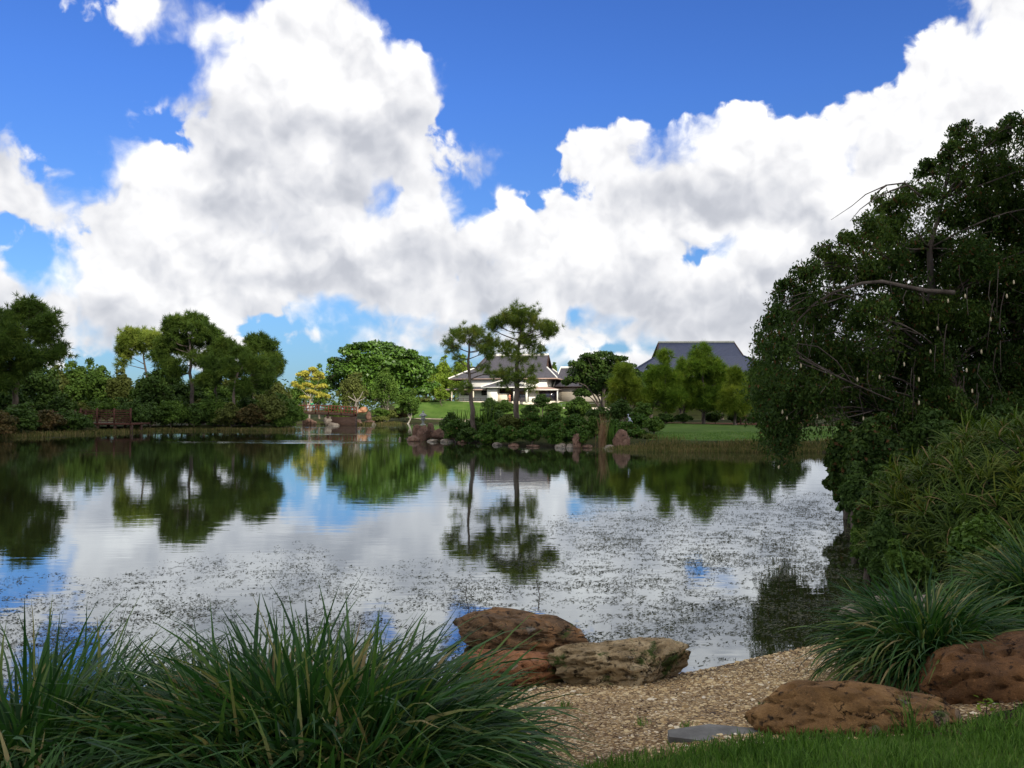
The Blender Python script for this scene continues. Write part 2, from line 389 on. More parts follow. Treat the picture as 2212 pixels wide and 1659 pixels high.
m, g, out = new_mat('gravel_bed')
geo = g.n('ShaderNodeNewGeometry'); P = geo.outputs['Position']
vor = g.n('ShaderNodeTexVoronoi'); g.put(vor, 'Vector', P); g.put(vor, 'Scale', 75)
rr = g.n('ShaderNodeSeparateColor'); g.put(rr, 0, vor.outputs[1])
c = g.ramp(rr.outputs[0], [(0.0, (0.06, 0.035, 0.02)), (0.4, (0.18, 0.11, 0.05)), (0.75, (0.36, 0.25, 0.12)), (1.0, (0.55, 0.45, 0.3))])
dirt = g.smooth(g.noise(P, 1.6, 6, 0.7).outputs[0], 0.46, 0.62)
c = g.mix(g.m('MULTIPLY', dirt, 0.6), c, (0.065, 0.04, 0.025))
spg = g.n('ShaderNodeSeparateXYZ'); g.put(spg, 0, P)
c = g.mix(g.m('MULTIPLY', g.smooth(spg.outputs[2], 0.07, 0.01), 0.65), c, (0.05, 0.033, 0.02))
b = bsdf(g, c, 0.9, 0.1, bump(g, g.m('MULTIPLY', vor.outputs[0], -1.0), 1.0, 0.012))
g.t.links.new(b.outputs[0], out.inputs[0]); M['gravel'] = m

def island_mat(name, pts, rough=0.8, spec=0.2, nscale=1.5, trans=0.0):
    m, g, out = new_mat(name)
    geo = g.n('ShaderNodeNewGeometry')
    f = g.m('ADD', g.m('MULTIPLY', geo.outputs['Random Per Island'], 0.8), g.m('MULTIPLY_ADD', g.noise(geo.outputs['Position'], nscale, 5, 0.6).outputs[0], 0.9, -0.35))
    c = g.ramp(f, pts)
    b = bsdf(g, c, rough, spec)
    if trans:
        t = g.n('ShaderNodeBsdfTranslucent'); g.put(t, 0, g.v('MULTIPLY', c, (1.15, 1.25, 0.7)))
        mx = g.n('ShaderNodeMixShader'); g.put(mx, 0, trans)
        g.t.links.new(b.outputs[0], mx.inputs[1]); g.t.links.new(t.outputs[0], mx.inputs[2]); g.t.links.new(mx.outputs[0], out.inputs[0])
    else: g.t.links.new(b.outputs[0], out.inputs[0])
    return m
M['pebble'] = island_mat('pebble', [(0.0, (0.05, 0.03, 0.018)), (0.2, (0.19, 0.115, 0.048)), (0.5, (0.38, 0.255, 0.11)), (0.8, (0.54, 0.42, 0.23)), (1.0, (0.68, 0.63, 0.54))], 0.75, 0.3)
M['grass'] = island_mat('grass_blade', [(0.0, (0.030, 0.065, 0.011)), (0.5, (0.070, 0.145, 0.022)), (0.85, (0.125, 0.22, 0.04)), (1.0, (0.24, 0.23, 0.09))], 0.6, 0.1, 2.0, 0.35)
M['dry'] = island_mat('dry_grass', [(0.0, (0.055, 0.035, 0.015)), (0.5, (0.13, 0.085, 0.035)), (1.0, (0.22, 0.15, 0.07))], 0.8, 0.1, 1.0, 0.2)
M['dry_green'] = island_mat('dry_green_grass', [(0.0, (0.035, 0.05, 0.012)), (0.4, (0.075, 0.085, 0.022)), (0.7, (0.13, 0.10, 0.04)), (1.0, (0.20, 0.15, 0.07))], 0.8, 0.1, 0.5, 0.2)
M['sedge'] = island_mat('bank_sedge', [(0.0, (0.012, 0.022, 0.008)), (0.5, (0.028, 0.05, 0.014)), (0.9, (0.06, 0.075, 0.025)), (1.0, (0.12, 0.09, 0.04))], 0.7, 0.1, 1.0, 0.2)
M['thatch'] = island_mat('thatch', [(0.0, (0.035, 0.02, 0.014)), (0.6, (0.085, 0.05, 0.035)), (1.0, (0.15, 0.10, 0.07))], 0.9, 0.05, 4, 0.1)
M['liriope'] = island_mat('strap_leaf', [(0.0, (0.009, 0.030, 0.008)), (0.35, (0.020, 0.062, 0.014)), (0.66, (0.042, 0.105, 0.021)), (0.82, (0.11, 0.155, 0.035)), (0.93, (0.26, 0.20, 0.09)), (1.0, (0.16, 0.085, 0.04))], 0.5, 0.16, 1.4, 0.28)
M['weed'] = island_mat('pond_weed', [(0.0, (0.012, 0.016, 0.008)), (0.6, (0.030, 0.036, 0.015)), (1.0, (0.075, 0.07, 0.032))], 0.6, 0.2, 0.8)
M['reed'] = island_mat('reed', [(0.0, (0.10, 0.055, 0.03)), (0.5, (0.22, 0.13, 0.07)), (0.8, (0.30, 0.2, 0.12)), (1.0, (0.12, 0.14, 0.04))], 0.8, 0.1, 1.0, 0.15)

# leaves by kind
M['pine_dark'] = leaf_mat('pine_dark', (0.012, 0.026, 0.007), (0.028, 0.052, 0.012), (0.06, 0.085, 0.018), 0.35, 0.22)
M['pine_lit'] = leaf_mat('pine_lit', (0.045, 0.075, 0.014), (0.09, 0.13, 0.028), (0.15, 0.18, 0.045), 0.4, 0.3)
M['pine_isle'] = leaf_mat('pine_isle', (0.022, 0.045, 0.012), (0.055, 0.085, 0.02), (0.12, 0.12, 0.03), 0.7, 0.3)
M['pine_young'] = leaf_mat('pine_young', (0.030, 0.065, 0.010), (0.070, 0.125, 0.018), (0.14, 0.175, 0.03), 0.5, 0.3)
M['pine_yellow'] = leaf_mat('pine_yellow', (0.045, 0.080, 0.012), (0.095, 0.14, 0.022), (0.17, 0.19, 0.035), 0.5, 0.3)
M['yellow'] = leaf_mat('yellow_leaf', (0.15, 0.18, 0.04), (0.32, 0.32, 0.08), (0.50, 0.44, 0.14), 0.5, 0.35)
M['fig'] = leaf_mat('fig_leaf', (0.015, 0.038, 0.008), (0.038, 0.085, 0.014), (0.075, 0.14, 0.026), 0.3, 0.25, 0.45, 0.35)
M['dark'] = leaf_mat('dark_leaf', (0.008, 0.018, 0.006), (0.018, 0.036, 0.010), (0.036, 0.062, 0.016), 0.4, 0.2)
M['mid'] = leaf_mat('mid_leaf', (0.014, 0.03, 0.008), (0.032, 0.062, 0.014), (0.06, 0.095, 0.022), 0.4, 0.25)
M['olive'] = leaf_mat('olive_leaf', (0.03, 0.04, 0.013), (0.06, 0.078, 0.026), (0.10, 0.12, 0.045), 0.6, 0.25)
M['fresh'] = leaf_mat('fresh_leaf', (0.045, 0.08, 0.014), (0.10, 0.16, 0.026), (0.19, 0.25, 0.05), 0.5, 0.35)
M['isle_bush'] = leaf_mat('isle_bush', (0.012, 0.030, 0.008), (0.030, 0.066, 0.014), (0.065, 0.11, 0.025), 0.5, 0.25, accent=(0.15, 0.09, 0.04), acc=0.03)
M['reddish'] = leaf_mat('reddish_leaf', (0.02, 0.026, 0.012), (0.048, 0.042, 0.02), (0.10, 0.062, 0.035), 0.7, 0.2)
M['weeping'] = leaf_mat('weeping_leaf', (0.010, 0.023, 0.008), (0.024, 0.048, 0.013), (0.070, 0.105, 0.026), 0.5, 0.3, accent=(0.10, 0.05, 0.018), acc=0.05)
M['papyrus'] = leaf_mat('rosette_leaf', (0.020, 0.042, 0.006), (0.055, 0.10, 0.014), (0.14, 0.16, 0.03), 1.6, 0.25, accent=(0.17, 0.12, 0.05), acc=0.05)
M['hedge'] = leaf_mat('hedge_leaf', (0.02, 0.04, 0.008), (0.04, 0.075, 0.014), (0.07, 0.11, 0.022), 0.6, 0.2)
M['far_wood'] = leaf_mat('far_wood', (0.02, 0.04, 0.012), (0.04, 0.065, 0.018), (0.07, 0.10, 0.03), 0.05, 0.2)

# ------------------------------------------------------------------ mesh helpers
class MB:
    def __init__(s): s.v = []; s.f = []; s.n = 0
    def add(s, V, Fc):
        V = np.asarray(V, dtype=np.float32).reshape(-1, 3)
        Fc = np.asarray(Fc, dtype=np.int64)
        s.v.append(V); s.f.append(Fc + s.n); s.n += len(V)
    def build(s, name, mat, parent=None, smooth=False, loc=None):
        me = bpy.data.meshes.new(name)
        V = np.concatenate(s.v) if s.v else np.zeros((0, 3), np.float32)
        if loc is not None: V = V - np.array(loc, dtype=np.float32)
        me.vertices.add(len(V)); me.vertices.foreach_set('co', V.ravel())
        loops = np.concatenate([f.ravel() for f in s.f]).astype(np.int32)
        tot = np.concatenate([np.full(len(f), f.shape[1], np.int32) for f in s.f])
        st = np.concatenate([[0], np.cumsum(tot)[:-1]]).astype(np.int32)
        me.loops.add(len(loops)); me.loops.foreach_set('vertex_index', loops)
        me.polygons.add(len(tot)); me.polygons.foreach_set('loop_start', st); me.polygons.foreach_set('loop_total', tot)
        if smooth: me.polygons.foreach_set('use_smooth', np.ones(len(tot), bool))
        me.materials.append(mat)
        me.update(calc_edges=True); me.validate()
        o = bpy.data.objects.new(name, me)
        COL.objects.link(o)
        if loc is not None: o.location = loc
        if parent is not None: o.parent = parent
        return o
    def box(s, x0, x1, y0, y1, z0, z1):
        V = [(x, y, z) for z in (z0, z1) for y in (y0, y1) for x in (x0, x1)]
        s.add(V, [(0, 2, 3, 1), (4, 5, 7, 6), (0, 1, 5, 4), (2, 6, 7, 3), (0, 4, 6, 2), (1, 3, 7, 5)])
    def tube(s, pts, rad, k=6):
        pts = np.asarray(pts, float); n = len(pts)
        rad = np.broadcast_to(np.asarray(rad, float), (n,))
        T = np.gradient(pts, axis=0); T /= np.linalg.norm(T, axis=1)[:, None] + 1e-9
        ref = np.array([0.13, 0.97, 0.21]) if abs(T[0][2]) > 0.6 else np.array([0.05, 0.1, 1.0])
        U = np.cross(T, ref); U /= np.linalg.norm(U, axis=1)[:, None] + 1e-9
        Vv = np.cross(T, U)
        a = np.arange(k) * 2 * math.pi / k
        R = pts[:, None, :] + rad[:, None, None] * (np.cos(a)[None, :, None] * U[:, None, :] + np.sin(a)[None, :, None] * Vv[:, None, :])
        i = np.arange(n - 1)[:, None] * k; j = np.arange(k)[None, :]; j2 = (j + 1) % k
        Fc = np.stack([i + j, i + j2, i + k + j2, i + k + j], -1).reshape(-1, 4)
        s.add(R.reshape(-1, 3), Fc)
        s.add(R[-1], [list(range(k))]); s.add(R[0], [list(range(k))[::-1]])

def tag(o, label=None, cat=None, group=None, kind=None):
    if label: o['label'] = label
    if cat: o['category'] = cat
    if group: o['group'] = group
    if kind: o['kind'] = kind
    return o
def empty(name, loc, label, cat, group=None, rz=0.0):
    o = bpy.data.objects.new(name, None); o.empty_display_size = 0.3
    o.location = loc; o.rotation_euler = (0, 0, rz); COL.objects.link(o)
    return tag(o, label, cat, group)
def local(parent, o):
    """put a mesh written in world coordinates under an unrotated empty"""
    o.parent = parent; o.location = Vector(o.location) - Vector(parent.location)
    return o
def unit(v): return v / (np.linalg.norm(v, axis=-1, keepdims=True) + 1e-9)

def add_leaves(mb, P, N, L, Wd, rng, T=None, fold=0.12):
    n = len(P)
    N = unit(N)
    if T is None: T = rng.normal(size=(n, 3))
    T = T - N * (T * N).sum(1, keepdims=True); T = unit(T)
    B = np.cross(N, T)
    L = np.broadcast_to(L, (n,))[:, None]; Wd = np.broadcast_to(Wd, (n,))[:, None]
    V = np.stack([P - T * L / 2, P + B * Wd / 2 + N * L * fold - T * L * 0.08, P + T * L / 2, P - B * Wd / 2 + N * L * fold - T * L * 0.08], 1)
    Fc = np.arange(n * 4).reshape(n, 4)
    mb.add(V.reshape(-1, 3), Fc)

def add_tufts(mb, P, Dv, L, w, k, rng, spread=0.9):
    n = len(P)
    d = unit(Dv)[:, None, :] + rng.normal(size=(n, k, 3)) * spread
    d = unit(d)
    side = unit(np.cross(d, rng.normal(size=(n, k, 3))))
    L = (L * (0.7 + 0.5 * rng.random((n, k))))[..., None]
    p = P[:, None, :]
    V = np.stack([p - side * w * .5 + d * L * .08, p + side * w * .5 + d * L * .08, p + d * L], 2).reshape(-1, 3)
    mb.add(V, np.arange(len(V)).reshape(-1, 3))

def sample_clumps(cl, n, rng, shell=0.45):
    R = np.array([c[1] for c in cl], float); C = np.array([c[0] for c in cl], float)
    wgt = (R[:, 0] * R[:, 2]) ** 1.0; wgt /= wgt.sum()
    idx = rng.choice(len(cl), n, p=wgt)
    d = unit(rng.normal(size=(n, 3)))
    r = rng.random(n) ** shell
    P = C[idx] + d * R[idx] * r[:, None]
    return P, unit(d / R[idx]), idx

def bend(a, b, rng, n=6, sag=0.1):
    a = np.asarray(a, float); b = np.asarray(b, float)
    L = np.linalg.norm(b - a)
    t = np.linspace(0, 1, n)[:, None]
    off = rng.normal(size=3) * L * 0.08; off2 = np.array([0, 0, sag * L])
    return a + (b - a) * t + np.sin(t * math.pi) * (off + off2)

def ribbons(mb, base, azi, th0, curl, L, w, rng, seg=7, powr=1.3, twist=0.5, vfold=0.0):
    """arching strap leaves; base (n,3); th0 start angle from vertical; curl added towards the tip"""
    n = len(base)
    t = np.linspace(0, 1, seg + 1)
    th = th0[:, None] + curl[:, None] * t[None, :] ** powr
    dl = (L / seg)[:, None]
    h = np.concatenate([np.zeros((n, 1)), np.cumsum(np.sin(th[:, :-1]) * dl, 1)], 1)
    z = np.concatenate([np.zeros((n, 1)), np.cumsum(np.cos(th[:, :-1]) * dl, 1)], 1)
    az2 = azi[:, None] + (rng.normal(size=n) * 0.25)[:, None] * t[None, :]
    C = np.stack([base[:, None, 0] + h * np.cos(az2), base[:, None, 1] + h * np.sin(az2), base[:, None, 2] + z], -1)
    s = np.stack([-np.sin(az2), np.cos(az2), np.zeros_like(az2)], -1)
    tw = (rng.normal(size=n) * twist)[:, None, None]
    up = np.stack([-np.cos(th) * np.cos(az2), -np.cos(th) * np.sin(az2), np.sin(th)], -1)
    s = s * np.cos(tw) + up * np.sin(tw)
    ww = (w[:, None] * (0.55 + 0.45 * np.sin(np.clip(t * 1.6 + 0.35, 0, math.pi))) * np.clip((1.02 - t) * 3.5, 0.02, 1))[..., None]
    V = np.stack([C - s * ww / 2, C + s * ww / 2], 2).reshape(n, -1, 3)
    i = np.arange(seg) * 2
    f1 = np.stack([i, i + 1, i + 3, i + 2], 1)
    Fc = (np.arange(n)[:, None, None] * (seg + 1) * 2 + f1[None]).reshape(-1, 4)
    mb.add(V.reshape(-1, 3), Fc)

# ------------------------------------------------------------------ terrain
def u(xd, yd):       # point of the water line seen at a pixel
    a, b, c = ray(xd, yd); k = -EYE / c
    return (a * k, b * k)
POND = [(-70, 4.6), (-9, 4.7), (-3, 4.9), (-1.4, 5.4), (-0.5, 6.5), (0.3, 7.0), (0.9, 7.05), u(1490, 1447), u(1640, 1420), u(1790, 1392), (3.6, 9.2), (4.3, 10.4),
        (4.9, 12.2), (5.8, 15), (7.0, 18.5), (8.6, 23), (11.3, 29), (14.5, 36), (17.5, 43), u(1750, 976), u(1600, 976), u(1420, 974), u(1362, 969), u(1300, 967),
        u(1200, 966), u(1100, 964), u(1050, 959), u(960, 953), u(885, 951), u(872, 947), (-8.3, 71), (-5, 76), (1, 84), (3, 100), (2, 140), (5, 186),
        u(1050, 912), u(960, 913), u(860, 915.5), u(780, 917.5), u(712, 919), (-29, 152), (-35, 152), (-36, 140), (-31.5, 126), u(640, 929), u(560, 930), u(450, 929),
        u(330, 930), u(250, 933), u(170, 936), u(60, 942), u(0, 945), u(-70, 952), (-52, 50), (-70, 30)]
PN = np.array(POND)
def pond_sd(X, Y):
    """signed distance to the shore, positive on land"""
    X = np.asarray(X, float); Y = np.asarray(Y, float)
    d = np.full(X.shape, 1e9); ins = np.zeros(X.shape, bool)
    for i in range(len(PN)):
        ax, ay = PN[i]; bx, by = PN[(i + 1) % len(PN)]
        ex, ey = bx - ax, by - ay
        t = np.clip(((X - ax) * ex + (Y - ay) * ey) / (ex * ex + ey * ey), 0, 1)
        d = np.minimum(d, np.hypot(X - ax - t * ex, Y - ay - t * ey))
        c = ((ay > Y) != (by > Y)) & (X < ex * (Y - ay) / ((by - ay) if by != ay else 1e-9) + ax)
        ins ^= c
    return np.where(ins, -d, d)
def sst(x, a, b):
    t = np.clip((np.asarray(x, float) - a) / (b - a), 0, 1); return t * t * (3 - 2 * t)
def ht(X, Y):
    X = np.asarray(X, float); Y = np.asarray(Y, float)
    sdv = pond_sd(X, Y)
    sdv = sdv + 0.10 * np.sin(X * 1.1 + 0.7) * np.sin(Y * .7) * sst(sdv, -2, 0.5)
    slope = np.where(Y < 13, 0.175, 0.35)
    land = np.minimum(sdv * slope, 0.55 + 0.0 * X) 
    land = np.where(Y < 13, np.minimum(sdv * slope, 0.52), np.minimum(sdv * 0.35, 0.5))
    land = np.where((Y > 50) & (Y < 70) & (X < 6.5), np.minimum(sdv * 0.16, 0.5), land)
    land = land + np.where((Y < 13), sst(X, 2.1, 3.6) * 0.10 * sst(sdv, 0, 1.5), 0)
    h = np.where(sdv > 0, land, np.maximum(sdv * 0.3, -1.2))
    h = h + sst(sdv, 0.5, 10) * sst(Y, 20, 40) * 0.25 * (np.sin(X * 0.11 + 1) * np.sin(Y * 0.09))
    cl = sst(X, -36, -24) * (1 - sst(X, 70, 110))
    h = h + cl * sst(Y, 186, 206) * 4.05 + (1 - cl) * sst(Y, 150, 230) * 2.0
    h = h + sst(X, 4, 9) * sst(Y, 50, 92) * (1 - sst(Y, 100, 180)) * 0.35
    h = np.where(sdv > 1.3, np.maximum(h, 0.2), h)
    return h
def hz(x, y): return float(ht(np.array([x]), np.array([y]))[0])

def terrain():
    rad = np.concatenate([[0.0, 0.5, 1.0, 1.5], np.geomspace(1.9, 12, 110), np.geomspace(12.2, 240, 240), np.geomspace(250, 3000, 24)])
    azs = np.radians(np.concatenate([np.linspace(-40, 40, 340), np.linspace(42, 318, 90)]))
    Rr, A = np.meshgrid(rad, azs, indexing='ij')
    X = Rr * np.sin(A); Y = Rr * np.cos(A)
    Z = ht(X, Y)
    nr, na = X.shape
    i = np.arange(nr - 1)[:, None] * na; j = np.arange(na)[None, :]; j2 = (j + 1) % na
    Fc = np.stack([i + j, i + na + j, i + na + j2, i + j2], -1).reshape(-1, 4)
    mb = MB(); mb.add(np.stack([X, Y, Z], -1).reshape(-1, 3), Fc[:, ::-1])
    o = mb.build('ground', M['ground'], smooth=True); tag(o, kind='structure')
terrain()
wm = MB(); wm.add([(-140, 2.2, 0), (45, 2.2, 0), (45, 215, 0), (-140, 215, 0)], [(0, 1, 2, 3)])
tag(wm.build('water', M['water']), kind='structure')

def in_poly(X, Y, poly):
    ins = np.zeros(X.shape, bool)
    for i in range(len(poly)):
        ax, ay = poly[i]; bx, by = poly[(i + 1) % len(poly)]
        if ay == by: continue
        ins ^= ((ay > Y) != (by > Y)) & (X < (bx - ax) * (Y - ay) / (by - ay) + ax)
    return ins
def sheet(name, poly, step, mat, lift, kind='structure', rag=0.0):
    P = np.array(poly); x = np.arange(P[:, 0].min(), P[:, 0].max() + step, step); y = np.arange(P[:, 1].min(), P[:, 1].max() + step, step)
    X, Y = np.meshgrid(x, y, indexing='ij')
    Xr = X + rag * np.sin(Y * 9.1) + rag * np.sin(Y * 3.3 + 1); Yr = Y + rag * np.sin(X * 7.3) + rag * np.sin(X * 2.9)
    cx = (Xr[:-1, :-1] + Xr[1:, 1:]) / 2; cy = (Yr[:-1, :-1] + Yr[1:, 1:]) / 2
    keep = in_poly(cx, cy, poly)
    Z = ht(X, Y) + lift
    n = len(y)
    i, j = np.nonzero(keep)
    a = i * n + j
    Fc = np.stack([a, a + n, a + n + 1, a + 1], 1)
    used, inv = np.unique(Fc, return_inverse=True)
    V = np.stack([X, Y, Z], -1).reshape(-1, 3)[used]
    mb = MB(); mb.add(V, inv.reshape(-1, 4))
    return tag(mb.build(name, mat, smooth=True), kind=kind)

LAWN_C = [(-21.5, 187.5), (-13, 186.5), (-5, 186.5), (4, 188), (12, 190), (14, 207), (-2, 207.5), (-14, 209), (-24, 209), (-27, 200)]
sheet('lawn', LAWN_C, 0.8, M['lawn'], 0.03)
LAWN_R = [(8.0, 51.5), (12, 49.5), (17, 49), (24, 49), (34, 52), (42, 70), (36, 92), (19, 92), (15.5, 88), (12, 72), (9, 60)]
sheet('lawn', LAWN_R, 0.5, M['lawn'], 0.02, rag=0.25)
MULCH = [(11, 76), (15.5, 90), (20, 92.5), (34, 92.5), (34, 102), (10, 102), (8, 84)]
sheet('mulch_bed', MULCH, 0.5, M['mulch'], 0.035, rag=0.2)
GRAVEL = [(-0.9, 4.4), (0.0, 4.3), (0.2, 4.36), (0.6, 4.42), (1.2, 4.44), (1.9, 4.42), (2.6, 4.8), (4.6, 6.2), (5.2, 9.2), (3.7, 9.35), (3.0, 8.3), (2.4, 7.95), (1.5, 7.55), (0.8, 7.3), (-0.3, 7.1), (-1.3, 5.6)]
sheet('gravel_beach', GRAVEL, 0.04, M['gravel'], 0.004, rag=0.03)
PATH_F = [(-21, 183), (-14, 181), (-6, 183.5), (5, 186), (4, 189), (-6, 186.8), (-13, 186.8), (-20, 187.5)]
sheet('shore_path', PATH_F, 0.4, noisy_mat('pale_gravel', [(0.20, 0.15, 0.11), (0.33, 0.27, 0.21)], 3, 0.9, 0.1, 0.4, 0.02), 0.045)

# ------------------------------------------------------------------ tree builders
def group_xyz(cl): return [(np.array(c[0], float), np.array(c[1], float)) for c in cl]
def px_clumps(lst, D, rng, dd=0.8, yscale=1.0):
    out = []
    for c in lst:
        x, y, rx = c[:3]; ry = c[3] if len(c) > 3 else rx
        Dc = D + (c[4] if len(c) > 4 else rng.normal() * rx / F * D * dd)
        p = W(x, y, Dc); s = Dc / F
        out.append(((p.x, p.y, p.z), (rx * s, rx * s * yscale, ry * s)))
    return group_xyz(out)

def pine(name, label, D, trunk_px, clumps, mat, group=None, n_tuft=700, k=10, L=0.45, w=0.07, r0=0.22, seed=1, twigs=120, cat='pine tree', spread=0.8, bark='bark', sub=True, dd=0.8, dens=1.6):
    rng = np.random.default_rng(seed)
    xb, yb = trunk_px[0]
    x0 = WX(xb, D); z0 = hz(x0, D)
    root = empty(name, (x0, D, z0 - 0.1), label, cat, group)
    pts = [(x0, D, z0 - 0.1)] + [tuple(W(x, y, D)) for x, y in trunk_px[1:]]
    pts = np.array(pts)
    tt = np.linspace(0, len(pts) - 1, 14)
    path = np.stack([np.interp(tt, range(len(pts)), pts[:, i]) for i in range(3)], 1)
    path[1:-1] += rng.normal(size=(12, 3)) * r0 * 0.25
    mb = MB(); rad = np.linspace(r0, r0 * 0.3, 14); rad[0] *= 1.35
    mb.tube(path, rad, 8)
    cl = px_clumps(clumps, D, rng, dd)
    tips = []
    for c, r in cl:
        # limb leaves the trunk a little below the clump
        zz = c[2] - 0.35 * np.linalg.norm((c - path[-1])[:2]) - 0.3 * r[2]
        i = int(np.clip(np.argmin(np.abs(path[:, 2] - zz)), 3, 12))
        s = path[i]
        lp = bend(s, c, rng, 7, -0.06)
        rr = rad[i] * 0.5
        mb.tube(lp, np.linspace(rr, rr * 0.3, 7), 5)
        m = max(2, int(twigs * r[0] * r[2] / sum(b[0] * b[2] for _, b in cl)))
        for _ in range(m):
            e = c + unit(rng.normal(size=3)) * r * 0.85
            mb.tube(bend(lp[rng.integers(3, 7)], e, rng, 4, 0.03), np.linspace(rr * 0.3, rr * 0.08, 4), 3)
    local(root, mb.build('trunk', M[bark], loc=tuple(root.location), smooth=True))
    mb = MB()
    if sub:   # break each clump into small pads so that sky shows between them
        c2 = []
        for c, r in cl:
            for _ in range(9):
                d = unit(rng.normal(size=3)); d[2] = d[2] * 0.9 + 0.1
                f_ = rng.uniform(.26, .55)
                c2.append((c + d * r * (1.12 - f_), r * np.array([1, 1, .85]) * f_))
        cl = c2
    P, N, _ = sample_clumps(cl, int(n_tuft * dens), rng, 0.5)
    P = P + rng.normal(size=P.shape) * L * .35
    add_tufts(mb, P, N + np.array([0, 0, 0.5]), L, w, k, rng, spread)
    local(root, mb.build('crown', mat, loc=tuple(root.location)))
    return root

def broadleaf(name, label, D, x, top, half_w, base=None, mat=None, group=None, n=5000, leaf=0.3, seed=1, ncl=22, trunk=0.25, bark='bark', cat='tree', low=0.15, flat=1.0, clumps=None, shell=0.4, upn=0.35, lw=0.62, depth=None, wscale=1.0, parts=('trunk', 'crown'), core=True):
    rng = np.random.default_rng(seed)
    x0 = WX(x, D); z0 = hz(x0, D)
    n = int(n * 1.7)
    root = empty(name, (x0, D, z0 - 0.08), label, cat, group)
    s = D / F
    zt = W(x, top, D).z
    H = zt - z0
    if clumps is None:
        cl = []
        R = half_w * s
        zc = z0 + H * (low + (1 - low) * 0.42)
        Rz = H * (1 - low) * 0.56
        for i in range(ncl):
            d = unit(rng.normal(size=3)); 
            if d[2] < -0.55: d[2] *= -1
            rr = rng.uniform(0.28, 0.44)
            k = (1 - rr) * rng.uniform(0.75, 1.0) if i > ncl * 0.25 else rng.uniform(0, 0.5)
            c = np.array([x0, D, zc]) + d * np.array([R, (depth or R), Rz]) * k
            q = R * rr
            cl.append((c, np.array([q, q, q * 0.9 * flat * max(0.6, min(1.5, Rz / R))])))
        # make sure that the top is reached
        cl.append((np.array([x0 + rng.normal() * R * .15, D, zt - R * 0.22 * min(1.2, Rz / R)]), np.array([R * 0.3, R * 0.3, R * 0.22 * min(1.2, Rz / R)])))
    else:
        cl = px_clumps(clumps, D, rng)
    mb = MB()
    tp = np.array([x0 + rng.normal() * 0.1 * half_w * s, D, z0 + H * 0.62])
    path = bend((x0, D, z0 - 0.08), tp, rng, 8, 0)
    r0 = trunk; rad = np.linspace(r0, r0 * 0.35, 8); rad[0] *= 1.3
    mb.tube(path, rad, 7)
    for c, r in cl:
        i = int(rng.integers(2, 7))
        if c[2] < path[i][2]: i = 2
        mb.tube(bend(path[i], c, rng, 6, 0.05), np.linspace(rad[i] * .5, rad[i] * .1, 6), 4)
        for _ in range(3):
            mb.tube(bend(c, c + unit(rng.normal(size=3)) * r * .9, rng, 3, 0.05), np.linspace(rad[i] * .12, rad[i] * .04, 3), 3)
    local(root, mb.build(parts[0], M[bark], loc=tuple(root.location), smooth=True))
    mb = MB()
    c2 = []
    for c, r in cl:
        for _ in range(5):
            d = unit(rng.normal(size=3))
            if d[2] < -0.4: d[2] *= -1
            c2.append((c + d * r * 0.62, r * np.array([0.5, 0.5, 0.42])))
    # looser leaves filling the middle of the crown
    lo = np.min([c - r for c, r in cl], 0); hi = np.max([c + r for c, r in cl], 0)
    c2 = c2 + [((lo + hi) / 2 + (hi - lo) * d * .20, (hi - lo) * .5 * .50) for d in ((0, 0, 0), (1, 0, .2), (-1, 0, .2), (0, 0, 1), (0, 0, -1))] if core else c2
    P, N, _ = sample_clumps(c2, n, rng, shell)
    P[:, 2] = np.maximum(P[:, 2], z0 + 0.05)
    N = N * 0.8 + rng.normal(size=N.shape) * 0.55 + np.array([0, 0, upn])
    L = leaf * rng.uniform(0.6, 1.3, n)
    add_leaves(mb, P, N, L, L * lw, rng)
    local(root, mb.build(parts[1], mat or M['mid'], loc=tuple(root.location)))
    return root

def shrub(name, label, D, x, top, half_w, mat, seed, n=2200, leaf=0.2, group=None, cat='shrub', **kw):
    kw.setdefault('low', 0.02); kw.setdefault('trunk', 0.07); kw.setdefault('ncl', 14)
    return broadleaf(name, label, D, x, top, half_w, mat=mat, seed=seed, n=n, leaf=leaf, group=group, cat=cat, parts=('stem', 'foliage'), **kw)

